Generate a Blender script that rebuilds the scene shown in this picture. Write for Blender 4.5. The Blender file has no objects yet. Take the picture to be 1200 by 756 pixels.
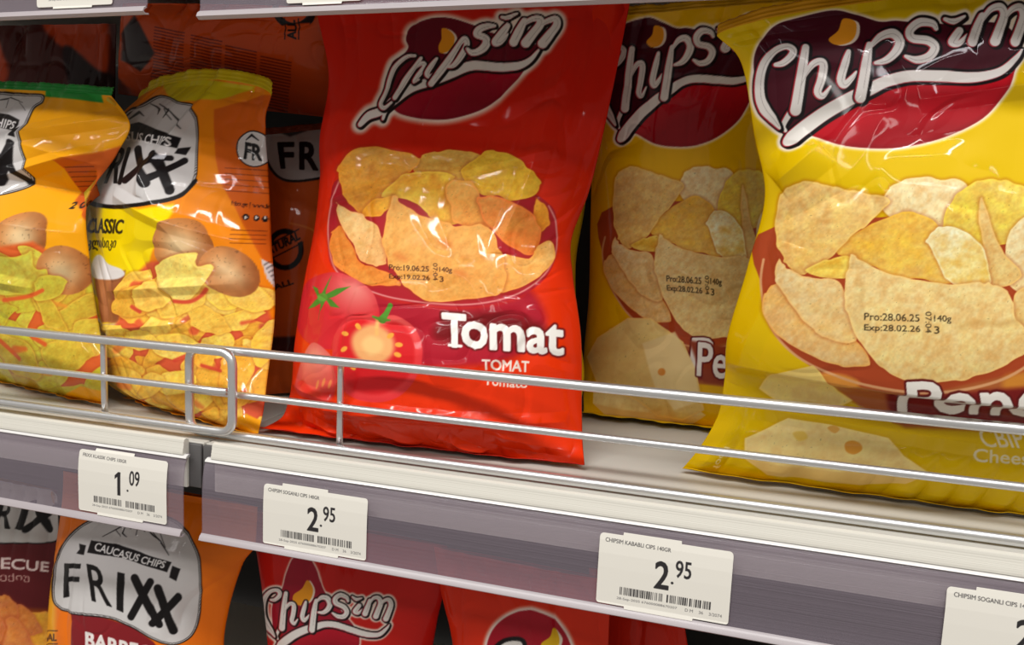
import bpy, math, random
import numpy as np
from mathutils import Matrix, Vector

# ------------------------------------------------------------------ camera, world, lights
scene = bpy.context.scene
col = scene.collection
cam_d = bpy.data.cameras.new('camera'); cam = bpy.data.objects.new('camera', cam_d); col.objects.link(cam)
cam_d.sensor_fit = 'HORIZONTAL'; cam_d.sensor_width = 36.0; cam_d.lens = 36.0*900/1200
cam_d.clip_start = .01; cam_d.clip_end = 50
AX = np.array([[.9588,.0752,-.2739],[.2807,-.1023,.9543],[.0437,-.9919,-.1192]])   # shelf axes seen from the phone
m = Matrix.Identity(4)
for r in range(3):
    m[r][0] = AX[r,0]; m[r][1] = -AX[r,1]; m[r][2] = -AX[r,2]
m.translation = Vector((.11795,-.41511,.14650))
cam.matrix_world = m
scene.camera = cam
scene.view_settings.view_transform = 'Standard'; scene.view_settings.look = 'None'
scene.view_settings.exposure = 0.0; scene.view_settings.gamma = 1.0
scene.view_settings.use_curve_mapping = False

world = bpy.data.worlds.new('shop_ambient'); scene.world = world; world.use_nodes = True
bg = world.node_tree.nodes['Background']; bg.inputs[0].default_value = (1.0,.915,.83,1); bg.inputs[1].default_value = .35

def area(name, loc, target, sx, sy, power, colour=(1,1,1)):
    d = bpy.data.lights.new(name,'AREA'); d.shape='RECTANGLE'; d.size=sx; d.size_y=sy; d.energy=power; d.color=colour
    o = bpy.data.objects.new(name,d); col.objects.link(o); o.location=loc
    q = (Vector(target)-Vector(loc)).to_track_quat('-Z','Y'); o.rotation_euler = q.to_euler()
    return o
# the strip lamp over the aisle, running along the shelves
area('ceiling_strip_lamp',(0.15,-1.20,1.90),(0.0,0.05,.15),3.4,.06,56,(1.0,.985,.955))
# the next row of strip lamps, further out over the aisle
area('far_ceiling_strip_lamp',(-0.3,-2.70,2.05),(0.0,0.05,.1),3.4,.08,17,(1.0,.975,.93))

# ------------------------------------------------------------------ small helpers
def tag(o, label=None, cat=None, group=None, kind=None):
    if label: o['label']=label
    if cat: o['category']=cat
    if group: o['group']=group
    if kind: o['kind']=kind
    return o
def empty(name, loc=(0,0,0)):
    o = bpy.data.objects.new(name,None); o.empty_display_size=.02; col.objects.link(o); o.location=loc; return o
def link_mesh(name, me, mats, parent=None, smooth=True):
    o = bpy.data.objects.new(name,me); col.objects.link(o)
    for mt in (mats if isinstance(mats,(list,tuple)) else [mats]): me.materials.append(mt)
    if smooth: me.polygons.foreach_set('use_smooth', np.ones(len(me.polygons),dtype=bool))
    if parent:
        o.parent=parent; o.matrix_parent_inverse = Matrix.Translation(-Vector(parent.location))
    me.update(); return o
def mesh_np(name, V, F):
    """mesh from arrays of vertices and quads"""
    me = bpy.data.meshes.new(name); V=np.asarray(V,np.float32); F=np.asarray(F,np.int32)
    me.vertices.add(len(V)); me.vertices.foreach_set('co',V.ravel())
    me.loops.add(F.size); me.loops.foreach_set('vertex_index',F.ravel())
    me.polygons.add(len(F)); me.polygons.foreach_set('loop_start',np.arange(0,F.size,F.shape[1],dtype=np.int32))
    me.update(calc_edges=True); return me
def lin(c):
    c=np.asarray(c,float)/255.; return np.where(c<=.04045,c/12.92,((c+.055)/1.055)**2.4)
def smoothstep(a,b,x):
    x=np.clip((x-a)/(b-a),0,1); return x*x*(3-2*x)
_rng = np.random.RandomState(11)
_PERM = _rng.permutation(4096); _VAL = _rng.rand(4096)
def vnoise(x,y,seed=0):
    xi=np.floor(x).astype(np.int64); yi=np.floor(y).astype(np.int64); fx=x-xi; fy=y-yi
    fx=fx*fx*fx*(fx*(fx*6-15)+10); fy=fy*fy*fy*(fy*(fy*6-15)+10)
    def h(a,b): return _VAL[_PERM[(_PERM[(a+seed*131)&4095]+b*7+seed*17)&4095]]
    return (h(xi,yi)*(1-fx)+h(xi+1,yi)*fx)*(1-fy)+(h(xi,yi+1)*(1-fx)+h(xi+1,yi+1)*fx)*fy
def fbm(x,y,seed=0,oct=3):
    r=0;a=1;n=0
    for k in range(oct):
        r=r+a*vnoise(x*2**k,y*2**k,seed+k*5); n+=a; a*=.5
    return r/n

# ------------------------------------------------------------------ materials (all node based)
def principled(name, colour=(.8,.8,.8), rough=.5, metal=0., spec=.5, **kw):
    mt=bpy.data.materials.new(name); mt.use_nodes=True; b=mt.node_tree.nodes['Principled BSDF']
    b.inputs['Base Color'].default_value=(*colour,1); b.inputs['Roughness'].default_value=rough
    b.inputs['Metallic'].default_value=metal; b.inputs['Specular IOR Level'].default_value=spec
    for k,v in kw.items(): b.inputs[k.replace('_',' ')].default_value=v
    return mt,b
def bump(mt,b,scale,dist,detail=3,stretch=None):
    nt=mt.node_tree; n=nt.nodes.new('ShaderNodeTexNoise'); n.inputs['Scale'].default_value=scale; n.inputs['Detail'].default_value=detail
    tc=nt.nodes.new('ShaderNodeTexCoord'); mp=nt.nodes.new('ShaderNodeMapping')
    nt.links.new(tc.outputs['Object'],mp.inputs[0]); nt.links.new(mp.outputs[0],n.inputs['Vector'])
    if stretch: mp.inputs['Scale'].default_value=stretch
    u=nt.nodes.new('ShaderNodeBump'); u.inputs['Distance'].default_value=dist; u.inputs['Strength'].default_value=1
    nt.links.new(n.outputs[0],u.inputs['Height']); nt.links.new(u.outputs[0],b.inputs['Normal'])
    return n
def printed(name, rough, spec=.5, coat=0., bumpd=.00012, bscale=60):
    mt,b=principled(name,rough=rough,spec=spec); nt=mt.node_tree
    a=nt.nodes.new('ShaderNodeAttribute'); a.attribute_name='print'; nt.links.new(a.outputs['Color'],b.inputs['Base Color'])
    if coat: b.inputs['Coat Weight'].default_value=coat; b.inputs['Coat Roughness'].default_value=.05
    if bumpd: bump(mt,b,bscale,bumpd,2)
    return mt
M_FOIL = printed('glossy_printed_foil',.42,.08,.27)
M_PAPER = printed('printed_label_paper',.45,.3,0,0)
M_WIRE,_b = principled('zinc_plated_wire',(.74,.75,.76),.34,.88); bump(M_WIRE,_b,300,.00008,2)
M_SHELF,_b = principled('powder_coated_shelf',(.55,.53,.48),.42); bump(M_SHELF,_b,900,.00005,2)
M_CREAM,_b = principled('cream_plastic_rail',(.72,.70,.63),.38); bump(M_CREAM,_b,40,.0002,2,(.02,1,40))
M_GREY,_b = principled('grey_rail_backing',(.42,.42,.42),.45)
M_DARK,_b = principled('dark_plastic',(.02,.018,.02),.5)
M_WALL,_b = principled('dark_perforated_panel',(.03,.028,.027),.55)
_n=M_WALL.node_tree; _v=_n.nodes.new('ShaderNodeTexVoronoi'); _v.inputs['Scale'].default_value=90; _v.inputs['Randomness'].default_value=0
_t=_n.nodes.new('ShaderNodeTexCoord'); _n.links.new(_t.outputs['Object'],_v.inputs['Vector'])
_r=_n.nodes.new('ShaderNodeValToRGB'); _r.color_ramp.elements[0].position=.28; _r.color_ramp.elements[0].color=(.004,.004,.004,1); _r.color_ramp.elements[1].position=.34; _r.color_ramp.elements[1].color=(.014,.013,.012,1)
_n.links.new(_v.outputs['Distance'],_r.inputs[0]); _n.links.new(_r.outputs[0],_b.inputs['Base Color'])
# translucent ticket cover: clear plastic, part see-through, part milky, with its gloss
M_COVER=bpy.data.materials.new('milky_clear_plastic'); M_COVER.use_nodes=True
_n=M_COVER.node_tree; _b=_n.nodes['Principled BSDF']; _b.inputs['Base Color'].default_value=(.34,.29,.34,1); _b.inputs['Roughness'].default_value=.16
_tr=_n.nodes.new('ShaderNodeBsdfTransparent'); _tr.inputs[0].default_value=(.93,.915,.94,1)
_mx=_n.nodes.new('ShaderNodeMixShader'); _mx.inputs[0].default_value=.30
_n.links.new(_tr.outputs[0],_mx.inputs[1]); _n.links.new(_b.outputs[0],_mx.inputs[2]); _n.links.new(_mx.outputs[0],_n.nodes['Material Output'].inputs[0])
bump(M_COVER,_b,30,.0003,2,(.03,1,60))

M_LIP,_b = principled('lit_plastic_edge',(.44,.40,.42),.3)  # paler than the cover: the flange's refracted light is put into its colour
M_LIPD,_b = principled('dark_shelf_front',(.10,.095,.095),.5)

M_GLINT,_b = principled('glint_white_edge',(.80,.79,.78),.12)  # near-white colour standing in for the cover's specular line

# ------------------------------------------------------------------ printing: a small rasteriser for flat artwork
class Sheet:
    """flat artwork; x,y are the sheet's own units, drawn S samples per unit"""
    def __init__(s,x0,y0,x1,y1,S,bg):
        s.x0,s.y0,s.S=x0,y0,S; s.w=int((x1-x0)*S); s.h=int((y1-y0)*S)
        s.img=np.empty((s.h,s.w,3),np.float32); s.img[:]=bg
        s.gx=(x0+(np.arange(s.w)+.5)/S).astype(np.float32); s.gy=(y0+(np.arange(s.h)+.5)/S).astype(np.float32)
    def win(s,xa,ya,xb,yb):
        a=max(0,int((xa-s.x0)*s.S)); b=min(s.w,int((xb-s.x0)*s.S)+1); c=max(0,int((ya-s.y0)*s.S)); d=min(s.h,int((yb-s.y0)*s.S)+1)
        if a>=b or c>=d: return None
        X,Y=np.meshgrid(s.gx[a:b],s.gy[c:d]); return (slice(c,d),slice(a,b)),X,Y
    def put(s,sl,a,c):
        a=np.clip(a,0,1)[...,None]; s.img[sl]=s.img[sl]*(1-a)+np.asarray(c,np.float32)*a
    def sd(s,segs,pad):
        segs=np.asarray(segs,np.float32); P=segs.reshape(-1,2)
        w=s.win(P[:,0].min()-pad,P[:,1].min()-pad,P[:,0].max()+pad,P[:,1].max()+pad)
        if w is None: return None
        sl,X,Y=w; d2=np.full(X.shape,1e9,np.float32); ins=np.zeros(X.shape,bool)
        for (ax,ay),(bx,by) in segs:
            vx,vy=bx-ax,by-ay; L=vx*vx+vy*vy
            if L<1e-9: continue
            h=np.clip(((X-ax)*vx+(Y-ay)*vy)/L,0,1); dx=X-ax-h*vx; dy=Y-ay-h*vy
            np.minimum(d2,dx*dx+dy*dy,out=d2)
            if ay!=by:
                c=(ay>Y)!=(by>Y); ins^= c & (X < (bx-ax)*(Y-ay)/(by-ay)+ax)
        d=np.sqrt(d2); return sl,X,Y,np.where(ins,-d,d)
    def cover(s,d,soft): return 1-smoothstep(-soft,soft,d)
    def fill(s,poly,c,soft=.5,grow=0,alpha=1.):
        P=np.asarray(poly,float); r=s.sd(np.stack([P,np.roll(P,-1,0)],1),abs(grow)+soft+1)
        if r is None: return
        s.put(r[0],alpha*s.cover(r[3]-grow,soft),c)
    def brush(s,pts,rad,layers,soft=.5):
        """calligraphic stroke; layers = [(extra radius, colour, softness, alpha)] painted in order"""
        P=np.asarray(pts,float); R=np.broadcast_to(np.asarray(rad,float),(len(P),))
        m=R.max()+max(l[0]+l[2] for l in layers)+1
        w=s.win(P[:,0].min()-m,P[:,1].min()-m,P[:,0].max()+m,P[:,1].max()+m)
        if w is None: return
        sl,X,Y=w; d=np.full(X.shape,1e9)
        for k in range(len(P)-1):
            v=P[k+1]-P[k]; L=v@v+1e-9; h=np.clip(((X-P[k,0])*v[0]+(Y-P[k,1])*v[1])/L,0,1)
            d=np.minimum(d,np.hypot(X-P[k,0]-h*v[0],Y-P[k,1]-h*v[1])-(R[k]+(R[k+1]-R[k])*h))
        for ex,c,so,al in layers: s.put(sl,al*s.cover(d-ex,so),c)
    def text(s,body,quad,c,grow=0.,soft=.4,alpha=1.,outline=None):
        """lettering fitted in quad = bottom-left, bottom-right, top-right, top-left"""
        seg=glyphs(body); q=np.asarray(quad,float); u=seg[...,:1]; v=seg[...,1:]
        P=(q[0]*(1-u)+q[1]*u)*(1-v)+(q[3]*(1-u)+q[2]*u)*v
        g=abs(grow)+(outline[0]+outline[2] if outline else 0)+soft+1
        r=s.sd(P,g)
        if r is None: return
        if outline: s.put(r[0],s.cover(r[3]-grow-outline[0],outline[2]),outline[1])
        s.put(r[0],alpha*s.cover(r[3]-grow,soft),c)
    def sample(s,x,y):
        fx=np.clip((x-s.x0)*s.S-.5,0,s.w-1.001); fy=np.clip((y-s.y0)*s.S-.5,0,s.h-1.001); i=fx.astype(int); j=fy.astype(int)
        a=(fx-i)[...,None]; b=(fy-j)[...,None]; I=s.img
        return (I[j,i]*(1-a)+I[j,i+1]*a)*(1-b)+(I[j+1,i]*(1-a)+I[j+1,i+1]*a)*b
_GL={}
def glyphs(body):
    """outline segments of a word in the built-in font, scaled to the unit square"""
    if body not in _GL:
        cu=bpy.data.curves.new('lettering','FONT'); cu.body=body; cu.resolution_u=3
        o=bpy.data.objects.new('lettering',cu); me=o.to_mesh(); co=np.array([v.co[:2] for v in me.vertices]); cnt={}
        for p in me.polygons:
            vs=list(p.vertices)
            for a,b in zip(vs,vs[1:]+vs[:1]):
                k=(min(a,b),max(a,b)); cnt[k]=cnt.get(k,0)+1
        seg=np.array([[co[a],co[b]] for (a,b),n in cnt.items() if n==1]); o.to_mesh_clear(); bpy.data.objects.remove(o); bpy.data.curves.remove(cu)
        lo=seg.reshape(-1,2).min(0); hi=seg.reshape(-1,2).max(0); _GL[body]=(seg-lo)/(hi-lo)
    return _GL[body]
def rnd(pts,n=6):
    """closed smooth outline through points"""
    P=np.asarray(pts,float); N=len(P); out=[]
    for i in range(N):
        a,b,c,d=P[i-1],P[i],P[(i+1)%N],P[(i+2)%N]
        for k in range(n):
            t=k/n; out.append(.5*((2*b)+(c-a)*t+(2*a-5*b+4*c-d)*t*t+(3*b-a-3*c+d)*t**3))
    return np.array(out)
def curve(pts,n=6):
    P=np.asarray(pts,float); N=len(P); out=[]
    for i in range(N-1):
        a,b,c,d=P[max(i-1,0)],P[i],P[i+1],P[min(i+2,N-1)]
        for k in range(n):
            t=k/n; out.append(.5*((2*b)+(c-a)*t+(2*a-5*b+4*c-d)*t*t+(3*b-a-3*c+d)*t**3))
    out.append(P[-1]); return np.array(out)
def ell(cx,cy,rx,ry,ang=0,n=28):
    t=np.linspace(0,2*np.pi,n,endpoint=False); c,s_=math.cos(ang),math.sin(ang); x=rx*np.cos(t); y=ry*np.sin(t)
    return np.stack([cx+x*c-y*s_,cy+x*s_+y*c],1)
def chip(sh,pts,core,edge,dirn=(0,1),seed=0,tint=None,rim=None,k=1.,smooth=True,shadow=.35,grain=1.):
    """one printed potato crisp: mottled, paler or browner towards its rim, with a thin printed edge"""
    P=rnd(pts,8) if smooth else np.asarray(pts,float)
    if smooth:
        q=np.arange(len(P)); P=P+np.stack([vnoise(q*.33,q*0+seed,3)-.5,vnoise(q*.33,q*0+seed,8)-.5],1)*3.4*k
    r=sh.sd(np.stack([P,np.roll(P,-1,0)],1),7*k)
    if r is None: return
    sl,X,Y,d=r
    sh.put(sl,shadow*(1-smoothstep(-1,5*k,d)),(150,50,12))
    n1=fbm(X/(14*k),Y/(11*k),seed,3); n2=fbm(X/(2.2*k),Y/(2.2*k),seed+9,2)
    c0=np.array(core,float); e0=np.array(edge,float); cx,cy=P.mean(0); ext=P.max(0)-P.min(0)
    g=np.clip(.5+((X-cx)*dirn[0]/ext[0]+(Y-cy)*dirn[1]/ext[1])*.9,0,1)
    m=np.clip(.55*g+.9*(n1-.5)+.22,0,1)[...,None]; c=c0*(1-m)+e0*m
    n3=fbm(X/(6*k)+Y/(17*k),Y/(6*k),seed+15,2); c=c*(1+.10*grain*(n2[...,None]-.5)+.26*(n1[...,None]-.5)*np.array((.4,1,1.8))+.16*grain*(n3[...,None]-.5)*np.array((.4,1.2,2.2)))
    sp=(fbm(X/(1.6*k),Y/(1.6*k),seed+31,1)>.965)&(n1>.5); c=np.where(sp[...,None],c*.72,c)
    rimc=np.array(rim if rim is not None else np.minimum(e0*1.06+14,255)); w=(smoothstep(-3.2*k,-.8*k,d)*.6*(.35+1.1*n1))[...,None]; c=c*(1-w)+rimc*w
    if tint is not None: c=c*np.array(tint)
    sh.put(sl,sh.cover(d,.55),np.clip(c,0,255))
def potato(sh,cx,cy,rx,ry,a,seed):
    P=ell(cx,cy,rx,ry,a); r=sh.sd(np.stack([P,np.roll(P,-1,0)],1),3); sl,X,Y,d=r
    n=fbm(X/16,Y/16,seed,3)[...,None]; n2=fbm(X/2.5,Y/2.5,seed+4,2)[...,None]
    t=smoothstep(-rx*.9,0,d)[...,None]; c=np.array((232,200,150.))*(1-t)+np.array((196,128,70.))*t
    c=c*(.9+.25*(n-.3)); c=np.where((n2>.8)&(n>.45),c*.78,c); u=((X-cx)/rx)[...,None]; c=c*(1-.10*u)+np.array((-8,-22,-22))*np.clip(u,0,1)*.8
    sh.put(sl,sh.cover(d,.7),np.clip(c,0,255))
def blend(sh,poly,c,soft): sh.fill(poly,c,soft)
def ticks(sh,x0,y0,dx,dy,n,ln,c,seed,h=.5,alpha=.6,px=None):
    """lines of print too small to read: rows of short dashes"""
    R=random.Random(seed)
    for k in range(n):
        x=0
        while x<ln:
            w=R.uniform(.03,.1)*ln; w=min(w,ln-x)
            a=np.array((x0,y0))+np.array(dx)*x+np.array(dy)*k; b=np.array((x0,y0))+np.array(dx)*(x+w)+np.array(dy)*k
            sh.brush([a,b],h,[(0,c,.4,alpha)]); x+=w+R.uniform(.015,.03)*ln
BAGS = {
 'red': dict(
  t=[0,0.05,0.1,0.27,0.42,0.55,0.68,0.8,0.9,1],
  L=[[-0.1874,0.0361,0.003],[-0.1848,0.055,0.0069],[-0.1839,0.062,0.0174],[-0.1856,0.074,0.0617],[-0.1839,0.082,0.1026],[-0.1808,0.09,0.1413],[-0.1812,0.097,0.1777],[-0.1852,0.103,0.2093],[-0.1829,0.11,0.2537],[-0.1947,0.112,0.3003]],
  R=[[0.0367,0.0463,0.003],[0.0328,0.058,0.0121],[0.03,0.065,0.028],[0.0248,0.074,0.0795],[0.0159,0.082,0.1175],[0.0118,0.09,0.1425],[0.0202,0.097,0.174],[0.0258,0.103,0.2083],[0.032,0.108,0.2534],[0.0388,0.11,0.3043]],
  bt=[0,0.05,0.1,0.13,0.2,0.3,0.55,0.78,0.92,1],
  b=[0.003,0.024,0.044,0.05,0.052,0.049,0.04,0.025,0.01,0.003],
  art=[(5,6),[307.0,620.42,-4408.29,15447.14,-26534.22,21957.85,-7019.64,341.38,-4692.66,25439.33,-67188.15,93749.0,-65255.3,17919.21,46.25,11283.58,-56362.29,129396.55,-153160.26,88435.51,-19554.12,-26.96,-15977.22,80952.52,-188691.75,226698.06,-133277.55,30257.51,28.54,12201.87,-61205.28,139755.67,-163147.2,92400.72,-19976.99,-9.44,-3626.85,17757.83,-38659.78,42037.25,-21445.61,3928.06],[504.96,-360.45,243.14,-2729.68,6446.19,-5906.7,1813.69,38.17,1454.43,-10604.77,29601.85,-40962.32,27847.08,-7402.07,0.64,-3102.01,18184.75,-45404.24,61462.36,-43615.34,12492.5,3.74,2813.36,-15242.46,35283.79,-46296.59,33332.89,-9917.2,2.14,-608.43,736.65,4462.1,-10066.11,6868.05,-1386.6,-2.74,-704.68,5993.09,-19106.98,28593.42,-20206.97,5437.54]],
 ),
 'yellow_front': dict(
  t=[0,0.05,0.13,0.19,0.225,0.25,0.3,0.45,0.6,0.72,0.86,1],
  L=[[0.0955,0.066,0.0028],[0.1041,0.061,0.0173],[0.1146,0.056,0.0427],[0.1163,0.049,0.0609],[0.1166,0.045,0.0713],[0.1162,0.042,0.0768],[0.116,0.038,0.0878],[0.1242,0.032,0.1324],[0.13,0.031,0.1732],[0.1223,0.035,0.2033],[0.1126,0.036,0.2423],[0.0984,0.036,0.2575]],
  R=[[0.322,0.062,0.002],[0.322,0.059,0.012],[0.322,0.054,0.035],[0.321,0.048,0.054],[0.321,0.044,0.064],[0.321,0.041,0.071],[0.32,0.037,0.085],[0.316,0.031,0.125],[0.316,0.031,0.165],[0.318,0.035,0.2],[0.322,0.036,0.237],[0.326,0.036,0.268]],
  bt=[0,0.05,0.13,0.19,0.225,0.25,0.3,0.45,0.6,0.72,0.86,1],
  b=[0.002,0.007,0.012,0.012,0.019,0.042,0.042,0.037,0.033,0.026,0.014,0.002],
  arch=0.012,
  art=[(4,9),[800.4,271.86,2804.1,-29072.71,87574.11,-58312.76,-189430.75,418777.68,-320825.31,88254.18,427.37,388.87,-13545.7,137361.66,-633177.37,1602256.71,-2381541.7,2078321.26,-987140.95,197167.37,58.94,52.54,-3501.77,25293.19,-57643.75,-38251.56,361234.68,-589512.96,408899.86,-106591.84,-2.67,3219.53,-68959.52,629553.22,-2799746.53,6969246.87,-10257024.23,8875390.62,-4177314.58,825716.67,13.17,-3625.63,78085.97,-707819.48,3125575.24,-7716352.96,11255559.81,-9652356.72,4503934.0,-883056.87],[547.82,-256.6,-3797.86,17222.58,3135.94,-233835.35,721238.85,-988355.41,653936.77,-169798.09,56.08,1711.98,-34088.11,306146.95,-1415011.9,3720606.96,-5839440.59,5431164.18,-2764862.06,593512.62,8.54,-3415.22,67470.07,-595553.73,2637158.76,-6546522.79,9624672.87,-8362949.26,3982027.58,-802474.54,0.88,4293.88,-84529.82,748694.87,-3341200.34,8386740.03,-12496421.72,11019708.32,-5328000.54,1090173.89,0.83,-2458.68,48892.38,-436072.1,1957393.19,-4944725.21,7417753.07,-6584748.77,3203179.92,-658933.99]],
 ),
 'yellow_back': dict(
  t=[0,0.1,0.35,0.6,0.8,1],
  L=[[0.0089,0.1857,0.004],[0.004,0.2,0.0305],[0.007,0.19,0.0983],[0.0081,0.172,0.162],[0.0103,0.152,0.2233],[0.012,0.13,0.2942]],
  R=[[0.1538,0.1857,0.004],[0.1503,0.175,0.0424],[0.1447,0.168,0.1088],[0.1392,0.158,0.1722],[0.1332,0.145,0.2399],[0.1687,0.128,0.3012]],
  bt=[0,0.08,0.15,0.4,0.7,0.9,1],
  b=[0.003,0.02,0.03,0.034,0.028,0.012,0.003],
  art=[(5,6),[684.7,-68.18,634.34,-1853.46,2529.47,-1622.62,393.45,201.35,-781.31,2022.52,-32.54,-7225.06,10012.16,-3941.14,24.9,2760.39,-12120.47,27271.82,-31878.13,17381.99,-3384.06,-19.65,-3973.92,17559.79,-40397.9,48926.93,-28341.14,6193.45,15.66,3352.65,-15244.36,36423.9,-46510.34,29144.76,-7133.91,-4.52,-1137.0,5338.77,-13355.59,18106.35,-12255.57,3289.98],[481.68,-419.83,81.45,59.87,56.66,-605.96,368.27,25.73,396.4,-3275.73,10776.7,-18505.34,15184.41,-4631.23,-6.22,-1127.0,6399.86,-15730.08,21263.53,-14693.43,3909.54,8.57,1104.22,-5953.68,13447.72,-16376.97,10035.64,-2284.25,-3.05,-307.56,966.34,230.45,-4034.74,5296.07,-2141.62,-0.94,-208.67,1700.35,-5860.07,10295.43,-8695.32,2772.06]],
 ),
 'classic': dict(
  t=[0,0.06,0.13,0.32,0.52,0.72,0.88,1],
  L=[[-0.3317,0.0695,0.003],[-0.3533,0.07,0.0137],[-0.36,0.074,0.0345],[-0.3725,0.082,0.0843],[-0.3989,0.104,0.1367],[-0.4081,0.12,0.1883],[-0.3918,0.126,0.2231],[-0.3724,0.128,0.2374]],
  R=[[-0.1823,0.0238,0.003],[-0.186,0.035,0.0137],[-0.1929,0.05,0.0343],[-0.1982,0.066,0.081],[-0.2094,0.078,0.1294],[-0.2206,0.09,0.1825],[-0.2271,0.096,0.2205],[-0.2248,0.1,0.2386]],
  bt=[0,0.06,0.15,0.4,0.65,0.85,1],
  b=[0.003,0.016,0.028,0.034,0.03,0.016,0.003],
  tents=[([0,0.3,0.5,0.7,1],[0.95,0.92,0.78,0.62,0.55],[0,0.003,0.018,0.024,0.006],0.55,0.34)],
  arch=0.014,
  art=[(5,6),[148.19,-526.47,3299.95,-10226.55,15665.18,-11408.19,3208.84,115.46,-1762.06,4568.33,912.02,-19803.8,27028.84,-10960.19,35.61,6715.82,-26048.15,30669.11,28885.96,-79578.84,39466.36,60.16,-10510.37,42507.65,8893.51,-301337.41,464826.98,-204898.13,-87.74,6015.79,-126.19,-240736.8,867046.21,-1052937.04,421551.29,31.81,128.44,-23916.75,208575.02,-586586.23,648560.37,-247147.25],[467.75,-350.86,-572.51,2247.46,-3923.03,3186.02,-933.88,41.25,328.85,-2461.78,7104.03,-11467.3,9828.37,-3512.28,-0.12,-917.17,5918.98,-15652.56,23475.86,-19639.93,7121.12,-12.42,1580.27,-15520.9,59708.04,-111856.45,98935.19,-33210.85,36.0,-1677.73,20842.57,-90212.75,175823.48,-155000.55,50395.79,-21.9,595.76,-9056.26,41697.62,-82119.79,71571.63,-22674.82]],
 ),
 'far_left': dict(
  t=[0,0.08,0.2,0.4,0.6,0.8,0.9,1],
  L=[[-0.4958,0.0813,0.003],[-0.4711,0.062,0.0265],[-0.4726,0.062,0.0511],[-0.4752,0.064,0.0997],[-0.4773,0.068,0.1548],[-0.4792,0.074,0.2098],[-0.4786,0.078,0.2307],[-0.4762,0.084,0.2426]],
  R=[[-0.3286,0.0449,0.003],[-0.3186,0.036,0.0277],[-0.3306,0.042,0.0609],[-0.342,0.046,0.1075],[-0.347,0.05,0.1546],[-0.3256,0.056,0.1898],[-0.3192,0.062,0.2116],[-0.3434,0.07,0.234]],
  bt=[0,0.06,0.15,0.4,0.65,0.85,1],
  b=[0.003,0.016,0.028,0.034,0.03,0.016,0.003],
  tents=[([0,0.3,0.5,0.75,1],[0.95,0.9,0.62,0.5,0.5],[0,0.0,0.01,0.012,0.003],0.5,0.3)],
  art=[(5,6),[-24.17,73.63,-797.11,2688.05,-4228.5,3164.03,-885.91,116.51,-2856.12,12272.96,-30242.16,40449.43,-25210.76,5568.53,29.11,8814.73,-59444.28,229416.49,-450314.57,410421.15,-138977.4,121.12,-19774.31,192182.57,-844805.24,1702119.25,-1552070.83,522504.25,-248.4,22406.61,-249741.56,1113104.62,-2203976.93,1969973.91,-651771.18,131.46,-8652.95,104969.66,-467977.31,910740.23,-799610.19,260466.53],[440.22,-328.09,336.19,-1431.77,2029.54,-1440.08,499.33,34.76,200.7,-1769.0,4498.94,-6299.86,5204.87,-1871.08,-5.22,-519.75,967.42,4225.68,-13190.82,12661.2,-4141.02,16.8,-102.33,6001.86,-33288.66,67354.23,-58336.92,18371.31,-12.2,714.73,-9600.84,41300.91,-75674.42,62183.71,-18920.29,1.99,-477.88,4614.36,-16790.16,27993.04,-21639.16,6297.36]],
 ),
 'bbq': dict(
  t=[0,0.1,0.5,0.62,0.75,0.88,1],
  L=[[-0.3,0.04,-0.3185],[-0.3,0.046,-0.2915],[-0.398,0.052,-0.2102],[-0.3991,0.056,-0.1681],[-0.3966,0.06,-0.1255],[-0.3944,0.064,-0.0904],[-0.3961,0.068,-0.0645]],
  R=[[-0.165,0.036,-0.3185],[-0.165,0.044,-0.2915],[-0.2372,0.06,-0.1818],[-0.2356,0.064,-0.1523],[-0.2263,0.068,-0.1161],[-0.2172,0.072,-0.0978],[-0.2172,0.074,-0.0708]],
  bt=[0,0.06,0.15,0.4,0.65,0.85,1],
  b=[0.003,0.018,0.03,0.036,0.034,0.02,0.003],
  art=[(5,6),[158.62,277.03,-1398.34,-3611.48,16959.55,-19628.97,7321.67,146.36,-2157.84,9197.81,-20353.73,22681.85,-10715.28,1389.97,56.94,5344.83,-21523.58,47874.29,-55884.76,29833.93,-5632.04,-59.77,-6799.74,27502.53,-60893.27,70492.04,-37391.31,7078.86,38.01,4210.89,-16567.7,35171.45,-38388.33,18480.86,-2899.43,-6.37,-685.46,2351.76,-3850.21,2361.37,461.89,-641.31],[949.24,-443.94,-9.61,2569.97,-8366.74,9283.24,-3431.38,66.56,2225.13,-11442.09,26304.95,-31283.81,18541.38,-4364.57,-32.63,-4520.55,21206.5,-50798.78,67015.43,-44401.74,11519.1,40.16,4636.44,-21754.82,53803.15,-74308.46,51584.05,-13985.85,-15.21,-1605.74,6964.17,-18676.97,29576.27,-23068.22,6822.26,-3.84,-608.73,3302.11,-6834.77,6109.33,-2003.37,36.04]],
 ),
 'bbq_dark': dict(
  t=[0,0.1,0.55,0.75,0.88,1],
  L=[[-0.44,0.075,-0.3185],[-0.44,0.078,-0.2915],[-0.5517,0.085,-0.2468],[-0.5543,0.09,-0.1793],[-0.5541,0.092,-0.1311],[-0.5544,0.094,-0.0916]],
  R=[[-0.315,0.066,-0.3185],[-0.315,0.072,-0.2915],[-0.4177,0.08,-0.2293],[-0.4199,0.084,-0.1695],[-0.4225,0.086,-0.1285],[-0.4253,0.088,-0.0916]],
  bt=[0,0.06,0.15,0.4,0.65,0.85,1],
  b=[0.003,0.018,0.03,0.034,0.03,0.018,0.003],
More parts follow.
